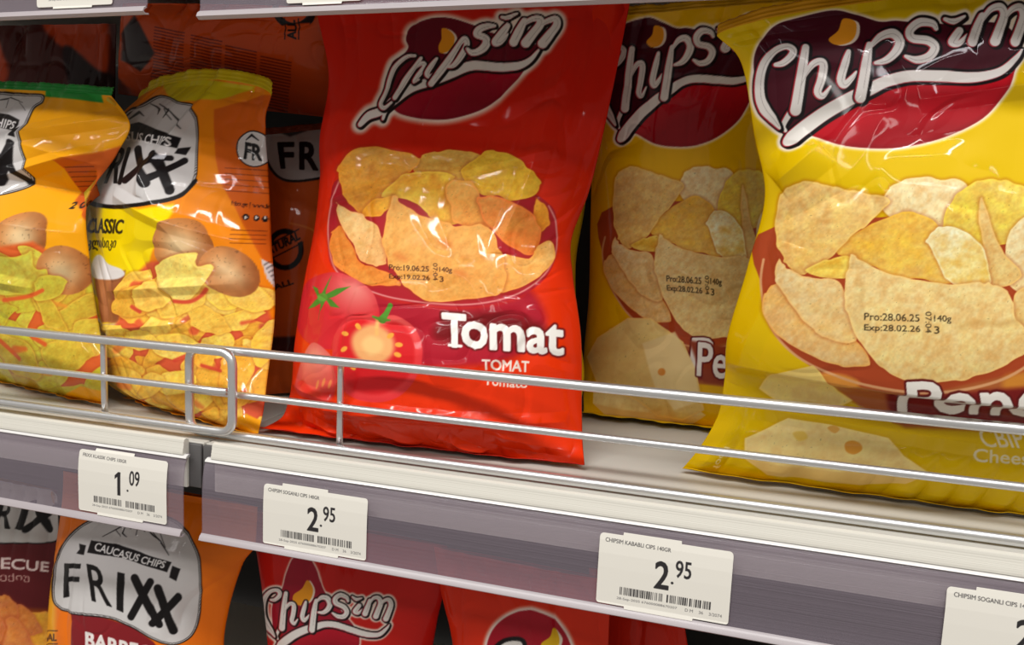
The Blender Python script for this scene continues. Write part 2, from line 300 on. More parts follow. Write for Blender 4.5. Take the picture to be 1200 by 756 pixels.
  art=[(5,6),[42.21,66.59,350.52,-8309.95,22312.07,-22235.96,7717.56,105.49,-2552.17,12003.67,-30816.54,42901.16,-29629.08,8085.16,47.78,6376.9,-29590.1,73628.22,-99205.85,66491.99,-17689.39,-49.74,-7737.65,35959.29,-88962.74,119069.79,-79419.64,21077.06,27.64,4373.96,-19997.62,48059.58,-62432.34,40440.41,-10435.81,-2.06,-424.64,1684.42,-2941.7,2303.39,-499.61,-122.97],[869.64,-363.52,-282.19,5199.35,-13465.17,12807.42,-4215.94,55.28,1663.82,-8561.75,21105.75,-28005.73,18775.88,-5004.47,-21.6,-3746.91,19156.99,-50274.22,71521.56,-50728.59,14082.26,26.61,3928.31,-20206.29,53856.68,-77845.91,55952.59,-15699.53,-9.08,-1488.97,7555.15,-20877.36,31545.19,-23470.81,6741.36,-3.38,-406.1,2160.02,-5095.62,6171.04,-3737.44,910.05]],
 ),
 'red_low': dict(
  t=[0,0.1,0.55,0.75,0.88,1],
  L=[[-0.17,0.06,-0.3185],[-0.168,0.066,-0.2915],[-0.2069,0.078,-0.2067],[-0.219,0.084,-0.1483],[-0.2281,0.088,-0.115],[-0.2388,0.092,-0.0815]],
  R=[[0.01,0.06,-0.3185],[0.005,0.066,-0.2915],[-0.0732,0.078,-0.1847],[-0.0724,0.084,-0.1413],[-0.0695,0.088,-0.1163],[-0.0695,0.092,-0.0852]],
  bt=[0,0.06,0.15,0.4,0.65,0.85,1],
  b=[0.003,0.018,0.03,0.036,0.03,0.018,0.003],
  art=[(5,6),[349.78,106.3,-45.47,-2857.75,7739.78,-7574.83,2572.84,230.37,-1768.31,7431.88,-20747.5,33006.94,-25690.7,7740.49,59.04,4734.59,-20625.89,48364.16,-63461.25,42596.68,-11612.05,-54.19,-6628.35,29242.9,-67607.6,86525.67,-56725.12,15194.38,41.1,4827.91,-21394.65,47333.66,-56831.06,34884.25,-8823.58,-10.73,-1280.52,5667.01,-11166.57,10975.21,-5094.69,901.24],[976.53,-403.84,-658.47,5927.74,-14562.21,14275.82,-4961.28,88.17,2115.44,-9738.25,20281.76,-22813.25,13356.15,-3242.75,-32.52,-4673.31,22380.87,-58107.7,85636.19,-64071.14,18858.31,40.16,4697.27,-22997.09,63037.13,-97671.09,75741.68,-22836.52,-11.33,-1490.09,7412.55,-24520.71,44617.78,-38254.26,12244.34,-6.95,-733.59,3432.57,-5715.36,3128.43,724.66,-833.12]],
 ),
 'red_low_b': dict(
  t=[0,0.1,0.55,0.75,0.88,1],
  L=[[0.01,0.05,-0.3185],[0.008,0.056,-0.2915],[-0.049,0.068,-0.1996],[-0.0565,0.074,-0.1461],[-0.0692,0.08,-0.1126],[-0.0771,0.084,-0.0833]],
  R=[[0.12,0.05,-0.3185],[0.12,0.056,-0.2915],[0.0565,0.068,-0.1875],[0.0552,0.074,-0.1421],[0.0538,0.08,-0.115],[0.0526,0.084,-0.0865]],
  bt=[0,0.06,0.15,0.4,0.65,0.85,1],
  b=[0.003,0.018,0.03,0.034,0.028,0.016,0.003],
  art=[(5,6),[611.57,-1.86,687.12,-7590.64,19132.4,-18963.92,6635.57,172.47,-910.48,4495.51,-14514.56,24772.12,-19884.64,6055.75,30.35,3124.62,-14776.75,39236.11,-57419.71,41938.75,-12091.5,-30.77,-4674.95,22043.3,-56325.07,79046.87,-55773.31,15670.96,24.78,3749.17,-17411.19,41839.56,-54827.17,36371.42,-9712.49,-7.42,-1199.33,5376.79,-11380.66,12561.84,-6833.04,1471.57],[1068.47,-511.05,-40.0,2119.32,-5410.91,5019.55,-1605.35,72.26,2922.62,-14643.31,34943.94,-45498.45,30461.96,-8212.63,-43.24,-6384.93,32732.65,-84661.98,119819.34,-85570.73,24092.19,51.78,6708.21,-35027.44,93063.04,-134945.0,98234.74,-28066.23,-19.97,-2598.98,13829.4,-39120.19,60377.51,-46067.22,13593.89,-4.71,-648.26,3118.82,-6163.37,5732.4,-2318.32,280.13]],
 ),
 'red_low_c': dict(
  t=[0,0.1,0.55,0.75,1],
  L=[[0.095,0.13,-0.3185],[0.09,0.136,-0.2915],[0.0395,0.15,-0.2241],[0.0326,0.155,-0.1782],[0.024,0.164,-0.1164]],
  R=[[0.225,0.13,-0.3185],[0.225,0.136,-0.2915],[0.1191,0.15,-0.2198],[0.1082,0.155,-0.1766],[0.0942,0.164,-0.1216]],
  bt=[0,0.06,0.15,0.4,0.65,0.85,1],
  b=[0.003,0.018,0.03,0.034,0.028,0.016,0.003],
  art=[(5,6),[770.9,-28.35,148.38,-3428.3,9182.78,-9061.84,3107.35,200.21,-280.03,2372.51,-14128.23,30621.37,-27867.97,9181.92,22.42,1719.82,-7333.34,16042.31,-19250.8,11571.33,-2753.84,-18.87,-3161.34,13460.71,-27168.75,28774.89,-14770.56,2861.6,19.43,3134.7,-13216.3,23728.23,-19843.89,6117.92,78.2,-7.83,-1318.17,5443.35,-8339.02,4149.34,1471.14,-1404.82],[1003.14,-501.3,126.99,2866.52,-7989.38,7791.01,-2632.94,69.3,2420.04,-12082.92,29074.96,-38187.88,25561.45,-6821.37,-35.51,-5259.08,27103.85,-71697.82,103362.31,-74761.06,21268.89,43.06,5482.42,-28860.92,78823.1,-116672.98,86045.48,-24839.78,-16.38,-2036.23,11103.28,-33162.87,52928.83,-41142.31,12317.95,-4.09,-603.07,2806.84,-5159.11,4281.34,-1319.21,-4.81]],
 ),
 'natural': dict(
  t=[0,0.1,0.4,0.7,0.9,1],
  L=[[-0.2567,0.1193,0.003],[-0.2692,0.13,0.0163],[-0.2738,0.135,0.0908],[-0.2786,0.145,0.1649],[-0.2876,0.16,0.2014],[-0.2885,0.166,0.2163]],
  R=[[-0.195,0.19,0.003],[-0.202,0.195,0.0348],[-0.1952,0.2,0.0996],[-0.1971,0.2,0.1813],[-0.2037,0.205,0.2161],[-0.2074,0.205,0.2307]],
  bt=[0,0.06,0.15,0.4,0.65,0.85,1],
  b=[0.003,0.016,0.026,0.03,0.026,0.014,0.003],
  art=[(5,6),[292.17,-99.83,566.67,-1713.22,2871.67,-2439.01,816.16,139.68,-11.15,296.39,-114.51,-1447.53,2224.54,-959.29,-9.84,281.26,-1241.62,3195.2,-4596.19,3276.74,-906.5,-5.34,-782.08,3432.57,-8891.69,12922.74,-9220.11,2537.14,8.56,987.11,-4431.73,11494.02,-16498.52,11597.55,-3147.42,-4.55,-506.4,2299.85,-5957.86,8472.06,-5887.07,1578.8],[461.59,-134.54,-915.35,1792.3,-2150.98,1645.75,-538.71,-2.03,63.69,-478.65,3263.0,-9256.06,10359.99,-3967.62,-9.64,-1411.2,7578.96,-17819.29,23141.79,-15901.73,4427.17,11.27,1879.29,-9920.56,22246.96,-26671.1,16619.47,-4170.41,-4.56,-1203.35,6101.33,-12479.22,12594.4,-5955.57,947.6,-0.95,222.99,-958.14,1114.51,684.87,-2038.33,976.68]],
 ),
 'ingredients': dict(
  t=[0,0.15,0.45,0.75,1],
  L=[[-0.4449,0.185,0.2562],[-0.4325,0.172,0.2629],[-0.4059,0.145,0.2776],[-0.3858,0.126,0.3018],[-0.3699,0.112,0.3135]],
  R=[[-0.224,0.19,0.2357],[-0.2166,0.178,0.2417],[-0.2023,0.152,0.2622],[-0.1949,0.138,0.2883],[-0.187,0.122,0.3065]],
  bt=[0,0.12,0.3,0.55,0.8,1],
  b=[0.004,0.014,0.024,0.024,0.018,0.004],
  art=[(5,6),[137.87,-1.76,-21.47,156.55,-335.94,319.26,-110.67,209.4,-327.42,-2680.43,15177.01,-30243.38,26969.65,-8902.26,82.48,937.73,7077.96,-41342.58,83531.93,-75113.09,24916.44,-86.14,-1279.14,-9198.18,54588.57,-111015.81,100181.14,-33291.87,58.95,860.64,6209.8,-36886.24,75096.35,-67825.2,22554.73,-12.69,-183.57,-1392.89,8225.23,-16778.42,15191.77,-5064.36],[109.78,-59.97,-308.25,1675.55,-4126.35,4252.59,-1539.76,19.71,-55.9,-872.33,3769.56,-6801.84,5789.35,-1854.28,17.03,173.57,2392.27,-12896.35,26418.49,-24224.45,8145.42,-18.27,-221.21,-2830.06,15643.86,-32325.43,29753.82,-10032.19,10.29,128.74,1616.97,-9296.78,19502.12,-18087.6,6140.48,-0.9,-15.17,-169.89,1240.71,-2809.04,2700.11,-945.37]],
 ),
 'brown': dict(
  t=[0,0.1,0.4,0.7,0.9,1],
  L=[[-0.64,0.205,0.003],[-0.64,0.208,0.03],[-0.6474,0.2,0.1041],[-0.626,0.185,0.199],[-0.5992,0.165,0.2775],[-0.5787,0.15,0.3108]],
  R=[[-0.468,0.19,0.003],[-0.468,0.194,0.03],[-0.4648,0.19,0.1089],[-0.4435,0.175,0.1968],[-0.422,0.158,0.2697],[-0.4089,0.146,0.3077]],
  bt=[0,0.06,0.15,0.4,0.65,0.85,1],
  b=[0.003,0.018,0.03,0.034,0.03,0.018,0.003],
  art=[(5,6),[-17.5,91.54,-740.68,1192.0,49.15,-1339.24,729.55,117.71,-2322.49,10802.52,-25809.64,32810.35,-20542.58,5082.64,46.07,5599.12,-25537.23,62114.85,-81738.5,53714.85,-14135.77,-44.6,-6756.79,30972.38,-75806.4,100461.13,-66619.59,17730.2,25.39,3749.14,-17026.48,41658.9,-55398.03,36928.25,-9900.11,-2.22,-310.19,1287.67,-3139.29,4321.87,-3028.88,867.05],[402.92,-352.6,634.57,-2117.24,3540.45,-3323.28,1248.22,19.44,258.5,-1939.23,5313.9,-7784.89,5847.13,-1724.74,-3.55,-513.91,3331.55,-9111.74,13767.52,-10347.88,2890.52,5.13,482.82,-3216.66,9026.3,-14079.1,10845.94,-3078.46,-1.51,-100.87,755.15,-2445.45,4533.18,-3934.18,1199.35,-0.82,-119.41,721.5,-1742.82,2108.04,-1250.42,285.05]],
 ),
 'yellow_hidden': dict(
  t=[0,0.1,0.35,0.55,0.75,1],
  L=[[-0.085,0.17,0.003],[-0.0783,0.174,0.0271],[-0.0846,0.178,0.0756],[-0.0884,0.18,0.1173],[-0.0922,0.182,0.1587],[-0.0923,0.186,0.2001]],
  R=[[0.008,0.168,0.003],[0.0106,0.17,0.0295],[0.0011,0.176,0.0807],[-0.0028,0.18,0.1246],[0.0014,0.184,0.1701],[0.0018,0.186,0.2044]],
  bt=[0,0.06,0.15,0.4,0.65,0.85,1],
  b=[0.003,0.014,0.022,0.026,0.022,0.012,0.003],
  art=[(5,6),[545.8,264.05,-1608.52,4352.58,-6144.13,4397.71,-1251.49,117.12,-850.3,4292.42,-12319.79,19421.22,-15001.31,4460.47,29.39,1931.95,-8746.69,21399.03,-28444.66,18525.51,-4663.89,-33.25,-2613.92,11870.81,-28874.38,37897.71,-24282.66,6000.88,23.4,1791.77,-8070.56,19141.9,-24199.28,14769.68,-3432.17,-5.55,-409.65,1795.73,-3944.44,4389.24,-2184.36,352.95],[474.46,-383.39,465.55,-615.45,-486.85,1418.97,-683.33,19.15,351.6,-2447.04,7406.7,-12354.09,10327.45,-3310.5,-11.2,-838.43,4669.64,-11878.42,16965.64,-12641.23,3740.59,12.96,890.1,-4881.83,12171.59,-16981.19,12349.7,-3568.64,-5.18,-346.74,1712.69,-3737.29,4443.2,-2701.53,637.74,-1.07,-83.53,614.87,-1976.0,3401.38,-2919.16,964.16]],
 ),
}

# ------------------------------------------------------------------ artwork of the crisp bags
WHITE=(238,234,228); BLACK=(22,16,18)
ident=lambda p:np.asarray(p,float)
def chipsim_logo(sh,T,k,letters,ribbon,emblem,flame,top=(72,12,28),low=(205,16,34),glow=1.,tail=None):
    E=rnd(T(emblem),5)
    # pale glow round emblem and lettering
    sh.fill(E,(250,232,214),3.0*k*glow,grow=3.2*k*glow,alpha=.95)
    allst=letters+[ribbon]+([tail] if tail else [])
    for pts,rad in allst: sh.brush(curve(T(pts)),np.interp(np.linspace(0,1,len(curve(T(pts)))),np.linspace(0,1,len(rad)),rad)*k,[(7.2*k*(.6+.4*glow),(250,236,222),2.6*k*glow,.95)])
    r=sh.sd(np.stack([E,np.roll(E,-1,0)],1),2)
    if r is not None:
        sl,X,Y,d=r; rib=curve(T(ribbon[0]),4); o=np.argsort(rib[:,0]); yb=np.interp(X,rib[o,0],rib[o,1])
        w=smoothstep(-1,1,(Y-yb)/2)[...,None]; g=np.clip((Y-yb)/(60*k),0,1)[...,None]
        c=np.array(top,float)*(1-w)+(np.array(low,float)*(1-.25*g))*w
        n=smoothstep(-7*k,0,d)[...,None]*w; c=c*(1-.10*n)
        sh.put(sl,sh.cover(d,.6),c)
    # darker band inside the foot of the emblem
    F=T(flame); sh.fill(rnd(F+np.array((4.0,1.0))*k,4),(244,226,205)); sh.fill(rnd(F,4),(244,160,34))
    def lay(strokes,ex,c,soft,alpha=1,off=(0,0)):
        for pts,rad in strokes:
            q=curve(T(pts))+np.array(off)*k; R=np.interp(np.linspace(0,1,len(q)),np.linspace(0,1,len(rad)),rad)*k
            sh.brush(q,R,[(ex*k,c,soft,alpha)])
    g=[1,2,1,2,1,2,3]; o=np.cumsum([0]+g); words=[[ribbon]+([tail] if tail else [])]+[letters[o[i]:o[i+1]] for i in range(len(g))]
    for w in words:      # ribbon first, then letter by letter, each with its own dark outline
        lay(w,3.1,BLACK,.6); lay(w,2.4,BLACK,.6,1,(1.5,1.9)); lay(w,.5,(190,25,45),.5,.9,(-1.3,.5)); lay(w,0,WHITE,.55)
    for pts,rad in letters:     # thin inner shade line of the lettering
        c=curve(T(pts))+np.array((1.4,.6))*k; sh.brush(c[2:-2],.22*k,[(0,(120,112,110),.45,.7)])
# lettering traced in the units of the front cheese bag
Y_LET=[([(909,76),(918,74),(928,65),(930,57),(922,53),(908,59),(896,74),(890,93),(890,113),(896,127),(906,138),(915,149)],[2.5,4,4.5,4.2,3.8,4.2,5,5.4,6,6.6,5,1.5]),
 ([(945,54),(941,76),(937,100),(933,128)],[4.2,5.4,6,6.6]),
 ([(935,104),(943,88),(953,75),(962,72),(965,78),(962,94),(958,107),(964,112),(973,101)],[2,2.6,4,4.6,5,5,4.6,3.4,1.2]),
 ([(995,59),(991,72),(985,92),(989,99),(998,91),(1003,84)],[2.6,4.6,5,4.4,3,1.2]),
 ([(1020,50),(1015,75),(1008,113)],[3.5,6,6.6]),
 ([(1020,54),(1033,41),(1047,38),(1055,47),(1051,59),(1040,69),(1026,73)],[2,4.5,5.5,5.6,5.4,4.4,2]),
 ([(1098,33),(1093,27),(1078,26),(1067,35),(1070,44),(1088,47),(1096,55),(1089,66),(1074,70),(1061,66)],[2.5,4,5,5,5,5.2,5.4,5.2,4.4,2]),
  ([(1126,35),(1121,42),(1117,49),(1125,50),(1136,39)],[4.6,5.2,5.2,3.6,1.4]),
 ([(1108,22),(1119,24),(1132,18)],[2.2,3.6,1.4]),
 ([(1151,18),(1146,34),(1141,48)],[3.4,5.4,6]),
 ([(1150,26),(1160,12),(1172,9),(1177,18),(1172,34),(1167,48)],[2,3.6,4.6,5.2,5.6,6]),
 ([(1176,24),(1186,11),(1197,7),(1202,17),(1197,34),(1191,48)],[2,3.6,4.6,5.2,5.6,6])]
Y_RIB=([(924,166),(931,160),(945,148),(968,131),(996,115),(1021,103),(1040,94),(1065,89),(1103,89),(1140,90),(1171,84),(1191,68),(1199,58)],[5,8.5,8.5,8,7.6,7,6.6,6.4,6.4,6,4.6,3,1])
Y_TAIL=([(934,122),(925,134),(919,146),(922,152)],[4,3.4,3,2])
Y_EMB=[(913,28),(895,43),(885,63),(883,85),(888,115),(915,140),(940,158),(955,159),(993,171),(1040,174),(1078,169),(1115,158),(1153,138),(1176,111),(1190,82),(1194,58),(1186,34),(1160,26),(1125,28),(1075,26),(1050,24),(1031,24),(1000,15),(975,11),(943,18)]
Y_FLA=[(988,21),(1003,24),(1004,38),(996,48),(981,51),(972,44),(983,34)]

def stamp_dates(sh,T,d1,d2,x0,y0,x1,h,gap,c=(52,40,26)):
    w=x1-x0
    def q(a,b,y,hh=h): return T([(x0+a*w,y+hh+b_(a)),(x0+b*w,y+hh+b_(b)),(x0+b*w,y+b_(b)),(x0+a*w,y+b_(a))])
    b_=lambda a:gap[1]*a
    sh.text('Pro:'+d1,q(0,.63,y0),c,.12); sh.text('140g',q(.80,1,y0,h*1.15),c,.12)
    sh.text('Exp:'+d2,q(0,.64,y0+gap[0],h*1.1),c,.12); sh.text('3',q(.80,.86,y0+gap[0]),c,.12)
    sh.text('07:04',T([(x0+.70*w,y0-1),(x0+.70*w,y0+gap[0]+h+2),(x0+.77*w,y0+gap[0]+h+2),(x0+.77*w,y0-1)]),c,.05)

def art_yellow(sh,T,k,det=1):
    kk=k
    w=sh.win(-9999,-9999,9999,9999); 
    # bowl of crisps
    sh.fill(rnd(T([(893,345),(905,385),(930,412),(962,435),(1010,452),(1080,462),(1150,455),(1210,432),(1262,392),(1285,330),(1262,262),(915,262)]),5),(172,70,34),.8*kk)
    sh.fill(T([(950,425),(965,446),(985,464),(1010,480),(1060,500),(1200,510),(1275,505),(1268,400),(1200,436),(1080,458),(1000,450)]),(176,96,48),2.5*kk)
    sh.fill(rnd(T([(1180,440),(1230,436),(1250,452),(1230,466),(1180,462)])),(226,150,50),6*kk,alpha=.8)
    sh.fill(rnd(T([(962,437),(990,438),(1005,447),(985,456),(970,450)])),(228,150,60),3*kk)
    sh.fill(T([(1040,462),(1200,452),(1290,446),(1290,500),(1200,503),(1048,494)]),(122,26,24),4*kk)
    sh.brush(curve(T([(896,305),(891,335),(900,375),(925,408),(960,431),(1010,448),(1080,457),(1150,450),(1200,432),(1262,388)])),1.5*kk,[(0,(226,170,120),.8*kk,.9)])
    pale=(236,206,140); tan=(222,176,94); gold=(236,178,52); cream=(244,226,178); C=chip
    C(sh,T([(1040,222),(1060,211),(1094,209),(1133,216),(1130,250),(1100,270),(1060,262),(1035,245)]),cream,pale,(0,1),3,k=kk)
    C(sh,T([(1106,256),(1119,230),(1139,216),(1163,209),(1189,214),(1215,226),(1250,255),(1230,280),(1190,285),(1150,290),(1115,285)]),(232,205,110),(236,200,60),(-.8,.3),4,k=kk)
    C(sh,T([(1190,262),(1235,250),(1266,280),(1262,330),(1225,350),(1185,330)]),cream,pale,(0,1),44,k=kk)
    C(sh,T([(983,296),(1007,269),(1039,255),(1060,246),(1080,250),(1101,264),(1110,300),(1118,334),(1080,329),(1040,320),(1012,308)]),(238,200,110),gold,(-.5,-.5),5,k=kk)
    C(sh,T([(910,236),(918,223),(936,214),(965,215),(987,220),(1019,227),(1042,234),(1019,260),(999,276),(979,298),(963,313),(941,323),(923,313),(919,300),(911,277)]),(234,200,134),(238,190,92),(-.3,.7),6,k=kk)
    C(sh,T([(1151,230),(1163,259),(1179,295),(1202,318),(1190,335),(1165,336),(1157,300),(1150,265)]),pale,tan,(-.5,.4),8,k=kk)
    C(sh,T([(1087,283),(1093,269),(1107,264),(1125,267),(1151,285),(1165,318),(1160,335),(1119,335),(1105,313)]),(240,205,100),(240,224,180),(-.6,-.7),7,k=kk)
    C(sh,T([(945,320),(959,309),(975,303),(999,300),(1000,318),(993,328),(965,328)]),(236,190,60),(238,200,90),(0,1),9,k=kk)
    C(sh,T([(897,343),(910,335),(935,352),(965,385),(1003,398),(1020,424),(993,428),(960,420),(920,397),(896,369)]),(238,208,150),(224,160,70),(.3,-.8),10,k=kk)
    C(sh,T([(908,318),(915,303),(921,313),(932,321),(955,328),(985,334),(995,365),(1004,400),(979,400),(959,390),(945,380),(926,356),(910,335)]),(242,222,170),(226,178,100),(0,1),11,k=kk)
    C(sh,T([(1195,345),(1235,335),(1268,350),(1250,395),(1215,412),(1190,395)]),pale,tan,(0,1),45,k=kk)
    C(sh,T([(999,298),(1012,305),(1040,320),(1070,327),(1115,335),(1151,333),(1168,334),(1182,340),(1192,355),(1193,374),(1205,388),(1204,415),(1169,433),(1139,441),(1100,447),(1070,446),(1050,441),(1029,426),(1006,400),(994,370),(990,348),(994,320)]),(240,216,156),(230,190,110),(.1,.5),12,k=kk)
    sh.brush(curve(T([(1130,385),(1150,380),(1175,382),(1200,378)])),3*kk,[(0,(196,150,80),4*kk,.5)])
    stamp_dates(sh,T,'28.06.26' if 0 else '28.06.25','28.02.26',1013,368.5,1117,8.2,(12.8,3.5))
    # cheese
    C(sh,T([(890,458),(904,439),(953,427),(960,434),(968,448),(984,464),(1002,474),(985,480),(915,474)]),(242,222,150),(232,196,96),(0,-1),13,k=kk,smooth=False,shadow=.1,grain=.3)
    sh.fill(T([(904,439),(953,427),(962,440),(925,452)]),(226,196,112),1.2*kk,alpha=.7)
    C(sh,T([(873,512),(923,488),(972,495),(1038,510),(1056,531),(1087,551),(1061,566),(1009,570),(899,557),(873,538)]),(246,226,160),(238,204,120),(0,.6),14,k=kk,smooth=False,shadow=.1,grain=.3)
    sh.fill(T([(873,538),(899,557),(1009,570),(1061,566),(1087,551),(1000,553),(930,548)]),(232,192,110),1.5*kk,alpha=.8)
    sh.fill(rnd(T([(988,516),(997,513),(1006,517),(1007,524),(998,529),(989,525)])),(228,160,60),.8*kk)
    sh.fill(rnd(T([(968,499),(976,496),(982,500),(976,505)])),(232,176,80),.8*kk)
    sh.fill(rnd(T([(928,505),(940,503),(945,510),(935,514)])),(236,200,90),1.5*kk)
    sh.text('Pendir',T([(1057,486),(1284,496),(1284,438),(1061,447)]),(244,240,232),1.9*kk,outline=(2.6*kk,(98,18,18),1.*kk))
    sh.text('CBIP',T([(1148,520),(1200,523),(1200,507),(1148,504)]),(238,226,190),.3*kk)
    sh.text('Cheese',T([(1136,537),(1213,543),(1213,528),(1137,522)]),(238,226,190),.35*kk)
    chipsim_logo(sh,T,k,Y_LET,Y_RIB,Y_EMB,Y_FLA,tail=Y_TAIL)

def sheet_yellow_front():
    sh=Sheet(785,-25,1440,625,2.0,(226,188,0))
    art_yellow(sh,ident,1.)
    sh.text('food',[(835,548),(850,522),(856,524),(842,551)],(250,236,180),.1)
    return sh
def sheet_yellow_back():
    sh=Sheet(670,-10,1000,515,1.7,(238,186,2))
    def T(p):
        p=np.asarray(p,float); x=p[:,0]; y=p[:,1]
        # logo part is upright and a little larger than the picture part
        xx=781+.62*(x-1012); yy=np.interp(y,[-20,10,60,172,215,300,370,440,470,500,570],[-4,20,62,171,198,276,325,388,420,448,498])+.02*(x-1012)
        return np.stack([xx,yy],1)
    art_yellow(sh,T,.74)
    # the slab of cheese at the foot of this bag
    chip(sh,[(688,418),(700,395),(735,372),(762,372),(800,400),(818,440),(826,480),(800,492),(770,488),(745,470),(700,452)],(240,214,140),(226,184,96),(0,1),61,smooth=False,shadow=.1,grain=.3)
    sh.fill([(752,402),(790,388),(815,430),(822,470),(790,480),(768,455)],(246,222,158),1.5,alpha=.9); sh.fill(ell(776,436,4.5,4.5),(228,150,60),.8)
    sh.fill([(806,398),(860,408),(860,452),(826,448)],(150,62,36),2.5); sh.text('Pendir',[(818,440),(915,452),(915,410),(818,401)],(244,240,232),.9,outline=(1.8,(98,18,18),.8))
    return sh

R_LET=[([(484,67),(478,67),(470,71),(459,81),(453,95),(449,110),(445,121),(450,125),(458,119)],[1.6,2,2.4,2.8,2.6,2.4,2.4,2.2,1.4]),
 ([(491,70),(480,84),(470,98),(461,114)],[2,3,3.4,3]),
 ([(474,92),(484,81),(493,76),(494,81),(486,91),(482,97),(488,95)],[1.2,1.8,2.6,2.8,2.8,2.2,1]),
 ([(509,70),(503,78),(497,88),(501,91),(510,84)],[1.6,2.8,3,2.4,1]),
 ([(538,50),(524,70),(512,86),(502,99)],[2.4,4,4.2,3.6]),
 ([(530,60),(538,50),(543,46),(545,53),(538,66),(529,77),(522,80)],[1.5,3,3.6,3.6,3.6,3,1.4]),
 ([(579,30),(571,30),(561,35),(558,41),(567,45),(568,52),(561,60),(551,63),(545,58)],[1.6,3,3.6,3.6,3.6,3.8,3.6,3,1.6]),
 ([(594,31),(586,41),(579,50),(585,50),(594,41)],[3.4,4,4.2,3,1.2]),
 ([(588,19),(596,20),(607,16)],[1.8,2.6,1.2]),
 ([(615,24),(608,38),(601,51)],[2.6,4.2,4.4]),
 ([(612,30),(624,22),(632,22),(632,29),(624,40),(615,52)],[1.8,2.8,3.6,4,4.2,4.6]),
 ([(630,31),(642,23),(650,21),(651,29),(643,40),(634,52)],[1.8,2.8,3.6,4,4.2,4.6])]
R_RIB=([(425,142),(433,133),(447,128),(462,116),(480,104),(505,96),(522,89),(545,79),(562,78),(582,80),(604,79),(619,72),(630,59)],[2.6,4,4,4.6,4.6,4.4,4.6,5,4.8,4.6,4.2,2.8,1])
R_TAIL=([(458,118),(452,128),(450,136)],[2.4,2.4,1.8])
R_EMB=[(487,26),(478,36),(475,48),(477,57),(470,66),(457,74),(452,90),(450,110),(462,127),(480,134),(508,137),(534,135),(560,128),(581,116),(600,99),(614,82),(628,62),(622,50),(596,44),(574,38),(556,30),(530,20),(508,19)]
R_FLA=[(517,33),(525,35),(531,43),(529,54),(521,62),(513,63),(512,55),(516,46)]
def sheet_red():
    sh=Sheet(295,-15,750,556,2.0,(222,44,22))
    X,Y=np.meshgrid(sh.gx,sh.gy); t=smoothstep(60,420,Y)[...,None]
    sh.img[:]=np.array((216,32,14))*(1-t)+np.array((230,52,8))*t
    # bowl
    sh.fill(rnd([(396,212),(386,245),(383,285),(392,315),(430,338),(470,352),(540,360),(602,350),(640,326),(655,290),(652,258),(640,240),(600,225),(450,215)],5),(176,30,42),.8)
    sh.fill(rnd([(430,340),(470,352),(540,359),(602,349),(622,340),(640,380),(600,420),(520,432),(470,425),(440,385)],5),(178,28,46),7)
    sh.fill(rnd([(520,372),(590,366),(640,384),(640,402),(580,404),(510,398)],5),(112,22,24),8,alpha=.8)
    sh.brush(curve([(396,216),(388,240),(384,268),(387,300),(400,322),(430,338),(470,350),(540,357),(600,347),(638,323),(654,290),(652,262),(641,243)]),.9,[(0,(240,170,160),.9,.8)])
    pale=(238,196,120); tan=(226,160,66); orange=(236,140,36); C=chip
    C(sh,[(490,183),(511,174),(536,172),(562,180),(575,195),(540,215),(495,212),(478,196)],(226,180,90),(230,170,60),(0,1),21)
    C(sh,[(395,203),(402,188),(418,173),(440,168),(465,174),(490,183),(482,200),(468,212),(453,226),(440,238),(423,252),(408,240),(398,223)],(234,176,84),(238,150,40),(-.2,.8),22)
    C(sh,[(540,200),(560,180),(579,174),(603,181),(621,199),(631,216),(624,232),(597,237),(579,231),(557,229),(543,215)],(238,196,60),(240,176,46),(.2,.8),23)
    C(sh,[(445,233),(468,210),(493,201),(528,206),(522,222),(527,245),(537,262),(510,258),(496,248),(470,234)],(240,170,60),(242,190,60),(0,-1),24)
    C(sh,[(626,234),(641,247),(643,263),(634,272),(624,250)],(240,170,50),orange,(0,1),25)
    C(sh,[(519,222),(531,213),(550,217),(560,232),(574,266),(537,263),(526,245)],(240,190,96),(236,140,50),(.3,.8),26)
    C(sh,[(556,235),(579,233),(603,241),(624,252),(635,273),(624,299),(600,288),(571,263)],(236,170,80),(230,110,40),(.3,.8),27)
    C(sh,[(592,298),(624,302),(629,288),(648,281),(650,303),(637,321),(611,337),(586,343),(588,320)],(240,196,120),(236,150,60),(-.4,.5),28)
    C(sh,[(423,254),(435,238),(458,232),(456,246),(440,254)],(242,170,50),(240,160,40),(0,1),29)
    C(sh,[(388,273),(400,266),(413,288),(425,307),(453,316),(471,331),(458,335),(428,331),(398,313),(386,293)],(238,160,70),(230,120,40),(.3,-.8),30)
    C(sh,[(394,241),(408,247),(425,255),(443,265),(449,286),(454,306),(443,310),(425,305),(412,286),(398,261)],(242,210,140),(232,160,90),(.4,.6),31)
    C(sh,[(459,231),(470,240),(491,253),(518,260),(537,265),(563,263),(581,271),(587,292),(593,313),(587,343),(550,351),(510,354),(483,342),(466,322),(453,301),(449,276),(453,250)],(238,184,100),(230,150,64),(.3,.5),32)
    for (x,y) in ((522,284),(470,300),(540,320)): sh.fill(ell(x,y,9,4,.4),(216,112,44),5,alpha=.6)
    stamp_dates(sh,ident,'19.06.25','19.02.26',457,308.5,530,6.4,(11.2,4.5),(70,36,20))
    # tomatoes
    def tomato(P,c,hi,hp):
        P=rnd(P); r=sh.sd(np.stack([P,np.roll(P,-1,0)],1),2); sl,X,Y,d=r
        g=np.clip(1-np.hypot((X-hp[0])/46,(Y-hp[1])/40),0,1)[...,None]; e=smoothstep(-9,0,d)[...,None]
        cc=np.array(c)*(1-g)+np.array(hi)*g; cc=cc*(1-.16*e)+np.array((190,20,40))*.16*e; sh.put(sl,sh.cover(d,.8),cc)
